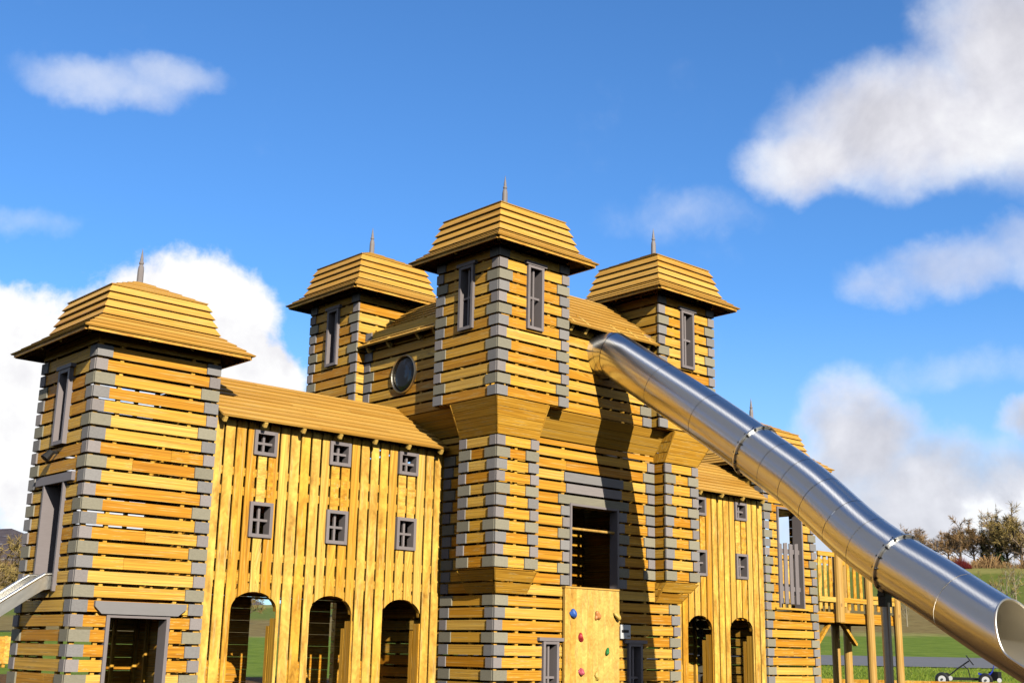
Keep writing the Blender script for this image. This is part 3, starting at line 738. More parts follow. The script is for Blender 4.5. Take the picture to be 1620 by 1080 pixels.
# climbing wall with its holds
cl = MB(); x = 7.098
while x < 8.27:
    w = min(.1205, 8.295 - x)
    cl.prism([(x + .0008, GZ - .2), (x + w - .0008, GZ - .2), (x + w - .0008, 3.075), (x + .0008, 3.075)], (0, BY0 - .055, 0), UX, UZ, -UY, .045, plank('v') if rnd.random() < .4 else (rnd.uniform(.02, .14), rnd.random(), rnd.random()), 'B'); x += w
cl.box(7.09, 8.30, BY0 - .07, BY0 + .06, 3.076, 3.098, (.5, .2, .2))
cw = part(cl, 'climbing_wall', 'panelwood'); cw['label'] = 'panel of upright boards with coloured climbing holds'
def hold(x, z, mat, s, seed):
    q = random.Random(seed); bm = bmesh.new(); bmesh.ops.create_icosphere(bm, subdivisions=3, radius=1.)
    axs = [V((q.gauss(0, 1), q.gauss(0, 1), q.gauss(0, 1))).normalized() for _ in range(7)]
    for v in bm.verts:
        n = v.co.normalized(); k = 1 + sum(.16 * math.sin(3 * n.dot(a) + i) for i, a in enumerate(axs))
        v.co = V((n.x * k * s * .95, n.y * k * s * 1.1, n.z * k * s * 1.25))
        if v.co.z > 0: v.co.y *= .75
        v.co.y = min(v.co.y, .0)
    for f in bm.faces: f.smooth = True
    me = bpy.data.meshes.new('climbing_hold'); bm.to_mesh(me); bm.free(); me.materials.append(M[mat])
    o = bpy.data.objects.new('climbing_hold', me); COL.objects.link(o); o.location = (x, BY0 - .056, z); o.parent = cw
    o.rotation_euler = (0, q.uniform(-.6, .6), 0); o['label'] = mat + ' climbing hold'
for i, (x, z, k, s) in enumerate(((7.249, 2.691, 'blue', .075), (7.786, 2.676, 'orange', .068), (8.198, 2.689, 'yellow', .068), (7.435, 2.357, 'red', .066), (8.02, 2.133, 'green', .064), (7.438, 1.836, 'pink', .066), (7.788, 1.776, 'yellow', .064), (7.9, 1.45, 'blue', .066), (7.3, 1.3, 'green', .066), (8.1, 1.1, 'red', .066))):
    hold(x, z, k, s * .74, 30 + i)

# ------------------------------------------------------------------ the two wings of upright boards
def arch_z(x, c, zs, r, h):
    d = abs(x - c)
    return None if d >= r else zs + h * math.sqrt(max(1 - (d / r) ** 2, 0)) ** 1.0
def wing(x0, x1, yw, centres, wins, yback=1.9, side='L'):
    mb = MB(); n = round((x1 - x0) / P); pw = (x1 - x0) / n
    zt = 5.22; AR, AH, AS = .352, .245, 2.59
    rects = [(a, b_, c, d) for a, b_, c, d in wins]
    for i in range(n):
        a, b_ = x0 + i * pw + .018 + rnd.uniform(-.004, .004), x0 + (i + 1) * pw - .018 + rnd.uniform(-.004, .004)
        segs = [(a, b_)]
        # split a board where a window or arch edge crosses it
        cuts = {a, b_}
        for r in rects:
            for e in r[:2]:
                if a + .006 < e < b_ - .006: cuts.add(e)
        for c in centres:
            for e in (c - AR, c + AR):
                if a + .006 < e < b_ - .006: cuts.add(e)
        cuts = sorted(cuts); tt = plank('v')
        for s0, s1 in zip(cuts, cuts[1:]):
            mid = (s0 + s1) / 2
            ivs = [(GZ, zt)]
            for r in rects:
                if r[0] - .002 < mid < r[1] + .002:
                    ivs = [p for u, w in ivs for p in ((u, min(w, r[2])), (max(u, r[3]), w)) if p[1] - p[0] > .01]
            c = [c for c in centres if abs(mid - c) < AR]
            for u, w in ivs:
                if c and u < AS and w > AS:
                    xs = [s0 + (s1 - s0) * k / 6 for k in range(7)]
                    low = [(x, arch_z(x, c[0], AS, AR, AH) or AS) for x in xs]
                    mb.prism(low + [(s1, w), (s0, w)], (0, yw, 0), UX, UZ, -UY, .021, tt, 'B')
                elif c and w <= AS: pass
                else: mb.prism([(s0, u), (s1, u), (s1, w), (s0, w)], (0, yw, 0), UX, UZ, -UY, .021, tt, 'B')
    # rails behind the boards, interrupted at the openings
    for z in (5.08, 4.42, 4.16, 3.30, 3.02):
        iv = [(x0, x1)]
        for r in rects:
            if r[2] < z + .05 and r[3] > z - .05: iv = [p for u, w in iv for p in ((u, min(w, r[0])), (max(u, r[1]), w)) if p[1] - p[0] > .02]
        for u, w in iv: mb.box(u, w, yw + .028, yw + .07, z - .055, z + .055, plank('f'))
    # arch liners: curved head plate and log posts inside each opening
    for c in centres:
        for k in range(12):
            t0, t1 = PI * k / 12, PI * (k + 1) / 12
            p = [(c - AR * math.cos(t), AS + AH * math.sin(t)) for t in (t0, t1)]
            mb.face([(p[0][0], yw + .03, p[0][1]), (p[1][0], yw + .03, p[1][1]), (p[1][0], yw + .03, p[1][1] + .12), (p[0][0], yw + .03, p[0][1] + .12)], [(0, 0), (.1, 0), (.1, .1), (0, .1)], (.5, .5, .5))
            mb.face([(p[0][0], yw + .03, p[0][1]), (p[0][0], yw + .08, p[0][1]), (p[1][0], yw + .08, p[1][1]), (p[1][0], yw + .03, p[1][1])], [(0, 0), (.1, 0), (.1, .1), (0, .1)], (.5, .5, .5))
        # inner lining wall seen on the right side of every arch
        mb.box(c + AR + .004, c + AR + .05, yw + .03, yw + .16, GZ, 2.50, plank('f'), 'Z')
        mb.box(c + AR + .004, c + AR + .04, yw + .178, yw + .25, GZ, 2.40, plank('f'), 'Z')
    # rear wall of horizontal boards with a doorway, floor and end walls
    bz = [(GZ + P * i, GZ + P * (i + 1)) for i in range(27)]
    if side == 'L': ob = [('r', -4.20, -3.56, GZ, 2.82), ('r', -5.10, -4.99, GZ, 2.82)]
    else: ob = [('r', -(x0 + 3.3), -(x0 + 2.5), GZ, 2.75)]
    rows(mb, (0, yback, 0), BACK, -x1, -x0, bz[:15], ob, gap=.002); rows(mb, (0, yback, 0), BACK, -x1, -x0, bz[15:], gap=.0008)
    mb.box(x0, x1, yw + .075, yback - .03, 2.88, 2.93, (.7, .2, .3))
    mb.box(x0, x1, yw + .09, yback - .03, 4.08, 4.12, (.7, .2, .3))
    studs(mb, [(x0 + .05, yback - .06), (x1 - .05, yback - .06)] , GZ, 5.0, .06)
    w = part(mb, 'wing'); w['label'] = ('left' if side == 'L' else 'right') + ' wing of upright boards with three arches and six small windows'
    for a, b_, c, d in wins:
        window((0, yw, 0), FRONT, a - .02, b_ + .02, c - .02, d + .02, w, out=.035, deep=.12, fw=.048)
    rb = MB()
    yr, zr = 1.05, 5.885
    lap_roof(rb, x0 + .012 + (0 if side == 'L' else .0), x1 - .045, -.11 + yw - .08, 5.105, yr, zr, 10)
    k = 7; tails(w, [x0 + .07 + i * (x1 - x0 - .25) / (k - 1) for i in range(k)], -.11 + yw - .08, 5.10, yw, .66, 'X', .05, .07, .015)
    rb.build('roof', M['roofwood'], w)
    return w
def winset(cs): return [(c - .16, c + .16, z0, z1) for c in cs for z0, z1 in ((4.69, 4.99), (3.575, 4.01))]
wing(LTW + .004, BX0 - .004, .085, (2.545, 3.78, 5.018), winset((2.548, 3.79, 5.035)))
wing(BX1 + .004, RTX - .004, .125, (10.695, 11.93, 13.16), winset((10.71, 11.95, 13.20)), side='R')

# ------------------------------------------------------------------ raised deck at the right end
mb = MB(); dx0, dx1, dy0, dy1, dz = RTX + LTW, 18.70, .16, 1.32, 3.045
y = dy0
while y < dy1 - .05:
    mb.box(dx0 + .01, dx1, y, min(y + .135, dy1), dz - .03, dz, plank('h')); y += .142
mb.box(dx0, dx1, dy0 - .03, dy0 - .003, dz - .215, dz - .032, (.72, .2, .4)); mb.box(dx0, dx1, dy1 + .003, dy1 + .03, dz - .215, dz - .032, (.72, .2, .4))
mb.box(dx1 + .002, dx1 + .03, dy0 - .03, dy1 + .03, dz - .215, dz - .032, (.7, .5, .4), 'Y')
for x in (16.2, 16.9, 17.6, 18.2): mb.box(x, x + .05, dy0, dy1, dz - .19, dz - .032, (.7, .5, .4), 'Y')
deck = part(mb, 'raised_deck'); deck['label'] = 'raised timber deck on log posts with a balustrade'
def log(x, y, z0, z1, r, parent, name='log_post'):
    l = MB(); l.tube([(x, y, z0), (x + .004, y, (z0 + z1) / 2), (x, y, z1 - .04), (x, y, z1)], [r * 1.04, r, r * .98, r * .82], 14)
    l.build(name, M['log'], parent)
log(16.37, dy0 - .10, 2.84, 4.30, .105, deck); log(17.50, dy0 - .10, GZ, 4.30, .09, deck); log(18.60, dy0 - .10, GZ, 3.42, .085, deck)
log(17.95, dy1 - .1, GZ, 4.30, .09, deck); log(18.60, dy1 + .02, GZ, 4.3, .09, deck); log(15.82, dy0 + .12, GZ, 2.83, .075, deck)
br = MB(); br.bar((dx0 + .05, dy0 + .1, 2.30), (dx0 + .62, dy0 + .1, 2.84), .06, .09, (0, 1, 0)); br.build('brace', M['wood'], deck); br = MB(); br.bar((17.45, .4, 2.4), (16.95, .4, 2.84), .06, .09, (0, 1, 0)); br.build('brace', M['wood'], deck)
def railing(x0, x1, y, ztop):
    r = MB(); r.box(x0, x1, y - .02, y + .02, ztop - .09, ztop, plank('v')); r.box(x0, x1, y - .02, y + .02, 3.245, 3.345, plank('v'))
    k = int((x1 - x0) / .19)
    for i in range(k):
        a = x0 + (i + .5) * (x1 - x0) / k
        r.box(a - .05, a + .05, y + .022, y + .042, 3.10, ztop - .0 if i % 3 else ztop - .02, plank('v'), 'Z')
    r.build('railing', M['wood'], deck)
railing(dx0 + .02, 16.27, dy0 - .08, 4.26); railing(16.47, 17.41, dy0 - .08, 4.26); railing(17.59, 18.52, dy0 - .08, 3.42)
rr_ = MB()
for i in range(15):
    a = dx0 + .1 + i * .2
    rr_.box(a, a + .1, dy1 + .0, dy1 + .02, 3.1, 4.26, plank('v'), 'Z')
rr_.box(dx0, dx1, dy1 - .045, dy1 - .002, 4.17, 4.26, plank('v')); rr_.box(dx0, dx1, dy1 - .045, dy1 - .002, 3.245, 3.345, plank('v'))
rr_.build('railing', M['wood'], deck)
settle(castle)

# small sign fixed to the keep
sg = MB(); sg.box(8.335, 8.565, BY0 - .045, BY0 - .030, 2.353, 2.565); so = sg.build('wall_sign', M['white'])
tag(so, 'small white sign with a black bar fixed to the keep beside the climbing wall', 'sign')
sg = MB(); sg.box(8.36, 8.52, BY0 - .049, BY0 - .0455, 2.445, 2.487); s2 = sg.build('black_bar', M['black'], so)
sg = MB(); sg.box(8.49, 8.55, BY0 - .049, BY0 - .0455, 2.38, 2.405); sg.build('small_mark', M['galv'], so)

# ------------------------------------------------------------------ steel tube slide
D = .732; TR = D / 2
KS = [-1.75, -2.5, -3.3, -4.1, -4.7, -5.3, -5.9, -6.5, -7.1, -7.8, -8.6, -9.4]
KZ = [6.652, 6.143, 5.61, 5.062, 4.639, 4.246, 3.678, 3.285, 2.974, 2.54, 2.148, 1.685]
def lin(y):
    for a, b_, za, zb in zip(KS, KS[1:], KZ, KZ[1:]):
        if a >= y >= b_: return za + (zb - za) * (a - y) / (a - b_)
    return KZ[0] if y > KS[0] else KZ[-1]
NS = 76; ys = [-1.75 - (7.45) * i / (NS - 1) for i in range(NS)]; z_ = [lin(y) for y in ys]
def ext(i):
    if i < 0: return 2 * z_[0] - z_[-i]
    if i >= NS: return 2 * z_[-1] - z_[2 * NS - 2 - i]
    return z_[i]
zsm = z_
for _ in range(2):
    z_ = zsm; zsm = [sum(ext(i + k) for k in range(-3, 4)) / 7 for i in range(NS)]
def sx_(y): s = -(y + 1.455); return 7.694 + .088 * s - .026 * s * s
path = [V((sx_(y), y, z)) for y, z in zip(ys, zsm)]
# continue below: the trough eases out towards the ground
last = path[-1]; tdir = (path[-1] - path[-4]).normalized(); ext_pts = []
sl = tdir.z / math.hypot(tdir.x, tdir.y); hd = V((tdir.x, tdir.y, 0)).normalized(); p = last.copy()
for i in range(16):
    sl = min(sl + .035, -.06); p = p + hd * .1 + UZ * (.1 * sl); ext_pts.append(p.copy())
SL = path + ext_pts
slide = empty('tube_slide', (path[-1].x, path[-1].y, GZ))
tag(slide, 'long shiny steel tube slide descending from the keep towards the lower right', 'slide')
def frames(pts):
    out = []
    for i, p in enumerate(pts):
        d = (pts[min(i + 1, len(pts) - 1)] - pts[max(i - 1, 0)]).normalized()
        sx = d.cross(UZ).normalized(); out.append((p, d, sx, sx.cross(d)))
    return out
FRM = frames(SL); SEG = 72
def ring(fr, r, k): # k: 0..SEG, angle from the bottom
    p, d, sx, up = fr; t = 2 * PI * k / SEG
    return p + (sx * math.sin(t) - up * math.cos(t)) * r
def section(frs, name, r=TR, u0=0.):
    mb = MB(); n = len(frs)
    def cyl(r, flip):
        u = u0
        for i in range(n - 1):
            L = (frs[i + 1][0] - frs[i][0]).length
            for k in range(SEG):
                q = [ring(frs[i], r, k), ring(frs[i], r, k + 1), ring(frs[i + 1], r, k + 1), ring(frs[i + 1], r, k)]
                uv = [(u, k / SEG * 2.3), (u, (k + 1) / SEG * 2.3), (u + L, (k + 1) / SEG * 2.3), (u + L, k / SEG * 2.3)]
                if flip: q, uv = q[::-1], uv[::-1]
                mb.face(q, uv, (.5, .5, .5), True)
            u += L
    cyl(r, False); cyl(r - .006, True)
    for fr, fl in ((frs[0], 0), (frs[-1], 1)):
        for k in range(SEG):
            mb.face([ring(fr, r, k), ring(fr, r, k + 1), ring(fr, r - .006, k + 1), ring(fr, r - .006, k)], [(0, 0)] * 4, (.5, .5, .5))
    o = mb.build(name, M['steel'], slide, merge=True)
    return o
def sub(i0, f0, i1, f1): pass
def cutpath(y0, y1, gap=.0032):
    """frames between two y stations"""
    out = []
    def at(y):
        for a, b_ in zip(FRM, FRM[1:]):
            if a[0].y >= y >= b_[0].y:
                t = (a[0].y - y) / (a[0].y - b_[0].y)
                return tuple(x.lerp(w, t) for x, w in zip(a, b_))
    out.append(at(y0 - gap)); out += [f for f in FRM if y0 - gap - .02 > f[0].y > y1 + gap + .02]; out.append(at(y1 + gap))
    return out
# mouth piece: short level tube out of the wall, mitred to the slope
S0 = V((7.694, -1.455, 6.70)); f1 = FRM[2]
m = MB()
mouth = [(V((7.694, -1.05, 6.735)), -UY, (-UY).cross(UZ).normalized(), UZ), (V((7.694, -1.56, 6.735)), -UY, (-UY).cross(UZ).normalized(), UZ)]
d1 = (SL[6] - SL[2]).normalized(); mit = ((-UY) + d1).normalized(); sxm = mit.cross(UZ).normalized()
jn = V((sx_(-1.70), -1.70, 6.70))
mouth.append((jn, mit, sxm, sxm.cross(mit)))
section([mouth[0], mouth[1]], 'tube_section'); section([(mouth[1][0] - UY * .006, *mouth[1][1:]), mouth[2]], 'tube_section')
Ycuts = [-1.715, -2.62, -3.48, -4.33, -4.72, -5.08, -5.44, -5.82, -6.18, -6.60, -7.45]
off_ = jn + V((0, -.012, -.01))
first = [(off_, mouth[2][1], mouth[2][2], mouth[2][3])] + [f for f in cutpath(-1.9, Ycuts[1])]
section(first, 'tube_section')
for a, b_ in zip(Ycuts[1:], Ycuts[2:]): section(cutpath(a, b_), 'tube_section', u0=-a)
# open end: full tube running out into an open trough, the cut edge swept by a rolled rim
YC = -8.28; YE0 = YC + .30; YE1 = YC - .06; end = cutpath(Ycuts[-1], -10.55)
def half(y):
    if y > YE0: return PI
    c = max(min((y - YC) / .30, 1.), -1.)
    a = PI - math.acos(c); m0 = R(76)
    return m0 + math.log1p(math.exp(max(min((a - m0) / .10, 40), -40))) * .10 if a < 2.2 else a
fine = cutpath(Ycuts[-1], YE0, .003); k = 24
extra = []
for i in range(k + 1):
    y = YE0 + .002 - (YE0 - YE1 + .10) * (i / k) ** 1.5
    extra.append(cutpath(y, y - .3, 0)[0])
tail_ = [f for f in end if f[0].y < YE1 - .12]
frs = fine[:-1] + extra + tail_
mb = MB(); HN = 36; rimL = []; rimR = []
def rpt(fr, r, t):
    p, d, sx, up = fr; return p + (sx * math.sin(t) - up * math.cos(t)) * r
u = 7.
for r, fl in ((TR, 0), (TR - .006, 1)):
    u = 7.
    if fl: mb.build('open_end', M['steel'], slide, merge=True); mb = MB()
    for a, b_ in zip(frs, frs[1:]):
        ha, hb = half(a[0].y), half(b_[0].y); L = (b_[0] - a[0]).length
        for i in range(2 * HN):
            s0, s1 = (i - HN) / HN, (i + 1 - HN) / HN
            q = [rpt(a, r, ha * s0), rpt(a, r, ha * s1), rpt(b_, r, hb * s1), rpt(b_, r, hb * s0)]
            uv = [(u, ha * s0 * TR), (u, ha * s1 * TR), (u + L, hb * s1 * TR), (u + L, hb * s0 * TR)]
            if fl: q, uv = q[::-1], uv[::-1]
            mb.face(q, uv, (.5, .5, .5), True)
        u += L
mb.build('chute_interior', M['inner_steel'], slide, merge=True)
rim = MB(); pts = [rpt(f, TR - .003, -half(f[0].y)) for f in frs if f[0].y < YE0 - .0][::-1] + [rpt(f, TR - .003, half(f[0].y)) for f in frs if f[0].y < YE0 - .0]
cl_ = [pts[0]]
for q in pts[1:]:
    if (q - cl_[-1]).length > .012: cl_.append(q)
rim.tube(cl_, .0135, 10); rim.build('rolled_rim', M['pale_steel'], slide, merge=True)
# bolted flanges
def flange(y):
    fr = cutpath(y, y - .3, 0)[0]; mb = MB(); p, d, sx, up = fr
    a = (p - d * .012, d, sx, up); b_ = (p + d * .012, d, sx, up)
    for k in range(SEG):
        for q in ([(a, TR + .002), (a, TR + .031)], [(b_, TR + .031), (b_, TR + .002)]):
            mb.face([ring(q[0][0], q[0][1], k), ring(q[0][0], q[0][1], k + 1), ring(q[1][0], q[1][1], k + 1), ring(q[1][0], q[1][1], k)], [(0, 0)] * 4, (.5, .5, .5))
        mb.face([ring(a, TR + .031, k), ring(a, TR + .031, k + 1), ring(b_, TR + .031, k + 1), ring(b_, TR + .031, k)], [(0, 0)] * 4, (.5, .5, .5), True)
    fo = mb.build('flange', M['pale_steel'], slide)
    for k in range(16):
        c = ring(fr, TR + .017, SEG * (k + .5) / 16); bm = MB(); bm.tube([c - d * .034, c - d * .03, c + d * .03, c + d * .034], [.011, .0145, .0145, .011], 6, smooth=False)
        bm.build('bolt', M['bolt'], fo)
    return fr
fl1 = flange(Ycuts[3]); fl2 = flange(Ycuts[-2])
pm = MB(); p = fl2[0] - fl2[3] * (TR + .09); bx_, by_, bz_ = p.x, p.y + .02, p.z + .02
pm.tube([(bx_ + .0, by_ - .02, GZ - .3), (bx_ + .0, by_ - .02, bz_ - .08)], .057, 20); po = pm.build('support_post', M['galv'], slide)
pm = MB(); pm.bar((bx_, by_ - .02, bz_ - .13), (bx_, by_ - .02, bz_ + .10), .15, .10, (0, 1, 0)); pm.bar((bx_ - .1, by_ - .02, bz_ + .01), (bx_ + .1, by_ - .02, bz_ + .01), .09, .03); pm.build('post_bracket', M['bolt'], po)
settle(slide)

# ------------------------------------------------------------------ short open chute at the left tower
ch = empty('chute_slide', (-1.9, .9, GZ))
tag(ch, 'open pale steel chute leaving the upper door of the left tower', 'slide')
cp = [(.10, 2.80), (-.02, 2.80), (-.10, 2.785), (-.2, 2.72), (-.6, 2.44), (-1.2, 2.02), (-2.0, 1.46), (-2.5, 1.13), (-2.8, 1.0), (-3.3, .95)]
mb = MB()
for (xa_, za_), (xb_, zb_) in zip(cp, cp[1:]):
    mb.face([(xa_, .655, za_), (xb_, .655, zb_), (xb_, 1.14, zb_), (xa_, 1.14, za_)], [(xa_, 0), (xb_, 0), (xb_, .5), (xa_, .5)], (.5, .5, .5), True)
    mb.face([(xa_, 1.14, za_ - .01), (xb_, 1.14, zb_ - .01), (xb_, .655, zb_ - .01), (xa_, .655, za_ - .01)], [(xa_, 0), (xb_, 0), (xb_, .5), (xa_, .5)], (.5, .5, .5), True)
mb.build('chute_bed', M['pale_steel'], ch)
for y in (.645, 1.15):
    mb = MB(); o_ = .005
    tp = [(-x * 0 + x, z + (.155 if x < -.05 else .13)) for x, z in cp]; bt = [(x, z - .035) for x, z in cp]
    tp[0] = (.10, 2.93); tp[1] = (-.01, 2.945)
    for i in range(len(cp) - 1):
        for yy in (y - o_, y + o_):
            mb.face([(*bt[i][:1], yy, bt[i][1]), (bt[i + 1][0], yy, bt[i + 1][1]), (tp[i + 1][0], yy, tp[i + 1][1]), (tp[i][0], yy, tp[i][1])], [(bt[i][0], 0), (bt[i + 1][0], 0), (tp[i + 1][0], .2), (tp[i][0], .2)], (.5, .5, .5))
        mb.face([(bt[i][0], y - o_, bt[i][1]), (bt[i][0], y + o_, bt[i][1]), (bt[i + 1][0], y + o_, bt[i + 1][1]), (bt[i + 1][0], y - o_, bt[i + 1][1])], [(0, 0)] * 4, (.5, .5, .5))
    mb.build('chute_side', M['pale_steel'], ch)
    mb = MB(); mb.tube([(x, y, z) for x, z in tp], .021, 10); mb.build('handrail', M['pale_steel'], ch)
mb = MB(); mb.tube([(-2.5, .7, GZ - .3), (-2.5, .7, 1.1)], .03, 10); mb.build('chute_leg', M['galv'], ch); mb = MB(); mb.tube([(-2.5, 1.1, GZ - .3), (-2.5, 1.1, 1.1)], .03, 10); mb.build('chute_leg', M['galv'], ch)
settle(ch)

# ------------------------------------------------------------------ terrain
CX, CY, EYE = -6.2988, -14.7295, 2.1095
PR = [(0, .4), (24, .4), (30, .70), (37, 1.27), (39, 1.30), (46, 1.34), (55, 1.80), (65, 2.27), (80, 2.9), (110, 4.35), (150, 7.1), (200, 12.2), (262, 20.3), (300, 21.5), (420, 21.), (800, 22.), (3000, 20.)]
def interp(t, x):
    for (a, b_), (c, d) in zip(t, t[1:]):
        if a <= x <= c: return b_ + (d - b_) * (x - a) / (c - a)
    return t[-1][1]
def land(x, y):
    r = math.hypot(x - CX, y - CY); az = math.degrees(math.atan2(x - CX, y - CY))
    z = interp(PR, r)
    k = 1. if 44 < az < 110 else max(0., 1 - (44 - az) / 12) if 0 <= az <= 44 else max(0., 1 - (az - 110) / 40) if az > 110 else 0.
    if r > 65: z = 2.27 + (z - 2.27) * (.45 + .55 * k)
    if abs(az) > 100 and not (44 < az < 150): z = .4 + (z - .4) * max(0., 1 - (abs(az) - 100) / 40)
    z += .25 * math.sin(x * .05 + y * .03) * min(1., max(0, (r - 70) / 60)) + .9 * math.sin(x * .021 - y * .017 + 1.) * min(1., max(0, (r - 120) / 120))
    return z
rs = [0, 4, 8, 13, 18, 22, 25, 28, 31, 34, 37, 39, 42, 46, 50, 55, 60, 65, 72, 80, 92, 106, 120, 135, 150, 170, 190, 210, 230, 248, 262, 276, 290, 310, 350, 420, 600, 900, 1500, 3000]
NA = 240; vs = []; fs = []
for i, r in enumerate(rs):
    for k in range(NA):
        a = 2 * PI * k / NA; x, y = CX + r * math.sin(a), CY + r * math.cos(a); vs.append((x, y, land(x, y)))
for i in range(len(rs) - 1):
    for k in range(NA):
        l = (k + 1) % NA
        if i == 0: fs.append((0, (i + 1) * NA + l, (i + 1) * NA + k)) if False else fs.append((i * NA + k, i * NA + l, (i + 1) * NA + l, (i + 1) * NA + k)[::-1])
        else: fs.append((i * NA + k, i * NA + l, (i + 1) * NA + l, (i + 1) * NA + k)[::-1])
me = bpy.data.meshes.new('ground'); me.from_pydata(vs, [], fs); me.validate(); me.update()
bm = bmesh.new(); bm.from_mesh(me); bmesh.ops.remove_doubles(bm, verts=bm.verts, dist=1e-4); bmesh.ops.recalc_face_normals(bm, faces=bm.faces)
if sum(f.normal.z for f in bm.faces) < 0: bmesh.ops.reverse_faces(bm, faces=bm.faces)
for f in bm.faces: f.smooth = True
bm.to_mesh(me); bm.free()
me.materials.append(M['land']); go = bpy.data.objects.new('ground', me); COL.objects.link(go); tag(go, kind='structure')
def pol(az, r, dz=0.): a = R(az); x, y = CX + r * math.sin(a), CY + r * math.cos(a); return V((x, y, land(x, y) + dz))
# tarmac path beyond the grass
vs = []; fs = []
for i in range(41):
    az = 40 + i * 1.2
    for r in (55.5, 58.5, 61.5, 64.5): vs.append(tuple(pol(az, r, .03)))
for i in range(40):
    for j in range(3): fs.append((i * 4 + j, i * 4 + j + 1, i * 4 + 5 + j, i * 4 + 4 + j)[::-1])
me = bpy.data.meshes.new('road'); me.from_pydata(vs, [], fs); me.materials.append(M['road']); me.update()
o = bpy.data.objects.new('road', me); COL.objects.link(o); tag(o, kind='structure')
# dark earth verge behind the path
# far moor with old snow, left
def ridge(name, az0, az1, r, hgt, mat):
    vs = []; fs = []; n = 60
    for i in range(n + 1):
        az = az0 + (az1 - az0) * i / n
        e = hgt(az)
        for k, (f, rr_) in enumerate(((0, r - 700), (.35, r - 480), (.72, r - 240), (1., r), (.7, r + 300), (0, r + 900))):
            a = R(az); w = 1 + .05 * math.sin(az * 3.1 + k * 2)
            vs.append((CX + rr_ * math.sin(a), CY + rr_ * math.cos(a), 5 + (e - 5) * f * (w if 0 < f < 1 else 1)))
    for i in range(n):
        for k in range(5): fs.append((i * 6 + k, i * 6 + k + 1, i * 6 + 7 + k, i * 6 + 6 + k)[::-1])
    me = bpy.data.meshes.new(name); me.from_pydata(vs, [], fs); me.materials.append(mat)
    for p in me.polygons: p.use_smooth = True
    me.update(); o = bpy.data.objects.new(name, me); COL.objects.link(o); tag(o, kind='structure')
ridge('hill', -40, 58, 2300, lambda az: 2 + (188 * math.exp(-((az - 17) / 15) ** 2) + 8 * math.sin(az * 1.3) + 4 * math.sin(az * 3.7 + 1)), M['moor'])

# timber kerb along the bark area
kb = MB(); prev = None
for i in range(24):
    az = 44 + i * 1.5
    p = pol(az, 38.2); p.z = p.z + .15
    if prev is not None: kb.bar(prev, p, .16, .22, tint=plank('h'))
    prev = p
ko = kb.build('timber_edging', M['wood']); tag(ko, 'low timber edging along the bark area in front of the grass', 'edging')

# ------------------------------------------------------------------ pedal kart
ka = pol(57.82 + 4.1, 43.2); kc = pol(62.3, 43.2)
a_ = R(61.83); gr = V((math.sin(a_), math.cos(a_), 0)); lx = V((math.cos(a_), -math.sin(a_), 0))   # lx = image right
kart = empty('pedal_kart', pol(61.83, 43.4)); K0 = V(kart.location)
tag(kart, 'black pedal kart with white wheel hubs and a blue seat parked beneath the tube slide', 'pedal kart')
def KP(u_, w_, z): return K0 + lx * u_ + gr * w_ + UZ * z
def kwheel(u_, w_, r):
    mb = MB(); rings = []
    for i in range(24):
        t0, t1 = 2 * PI * i / 24, 2 * PI * (i + 1) / 24
        for j in range(10):
            q0, q1 = 2 * PI * j / 10, 2 * PI * (j + 1) / 10
            f = lambda t, q: KP(u_ + (r - .065 + .065 * math.cos(q)) * math.cos(t), w_ + .075 * math.sin(q), r + (r - .065 + .065 * math.cos(q)) * math.sin(t))
            mb.face([f(t0, q0), f(t1, q0), f(t1, q1), f(t0, q1)], [(0, 0)] * 4, (.5, .5, .5), True)
    w = mb.build('wheel', M['black'], kart)
    mb = MB(); mb.tube([KP(u_, w_ - .06, r), KP(u_, w_ + .06, r)], r - .085, 20); h = mb.build('wheel_rim', M['white'], w)
    mb = MB(); mb.tube([KP(u_, w_ - .085, r), KP(u_, w_ + .085, r)], .035, 10); mb.build('hub_cap', M['galv'], w)
for u_ in (-.65, .65):
    for w_ in (-.36, .36): kwheel(u_, w_, .215)
mb = MB()
mb.bar(KP(-.74, 0, .24), KP(1.0, 0, .24), .16, .09); mb.bar(KP(-.65, -.36, .215), KP(-.65, .36, .215), .05, .05); mb.bar(KP(.65, -.36, .215), KP(.65, .36, .215), .05, .05)
mb.tube([KP(-.48, 0, .30), KP(-.12, 0, .58), KP(.20, 0, .80)], .022, 8); mb.tube([KP(.02, 0, .66), KP(.16, 0, .52), KP(.2, 0, .28)], .016, 8)
mb.tube([KP(-.50, -.14, .33), KP(-.50, .14, .33)], .09, 14); mb.box(*sorted((KP(.95, 0, 0).x - .12, KP(.95, 0, 0).x + .12)), *sorted((KP(.95, 0, 0).y - .15, KP(.95, 0, 0).y + .15)), K0.z + .2, K0.z + .48)
mb.build('chassis', M['black'], kart)
mb = MB(); c = KP(.22, 0, .82); ax = (KP(.20, 0, .80) - KP(-.12, 0, .58)).normalized(); s1 = ax.cross(gr).normalized()
mb.tube([c + (s1 * math.cos(2 * PI * i / 20) + gr * math.sin(2 * PI * i / 20)) * .17 for i in range(21)], .018, 8, caps=False); mb.bar(c - gr * .16, c + gr * .16, .03, .02); mb.build('steering_wheel', M['black'], kart)
mb = MB()
sp_ = [(.45, .42), (.52, .385), (.68, .375), (.80, .40), (.88, .50), (.93, .66)]
for (a, za_), (b_, zb_) in zip(sp_, sp_[1:]):
    for dz_ in (0, -.03): mb.face([KP(a, -.19, za_ + dz_), KP(b_, -.19, zb_ + dz_), KP(b_, .19, zb_ + dz_), KP(a, .19, za_ + dz_)], [(0, 0)] * 4, (.5, .5, .5), True)
    for w_ in (-.19, .19): mb.face([KP(a, w_, za_ - .03), KP(b_, w_, zb_ - .03), KP(b_, w_, zb_ + .03), KP(a, w_, za_ + .03)], [(0, 0)] * 4, (.5, .5, .5))
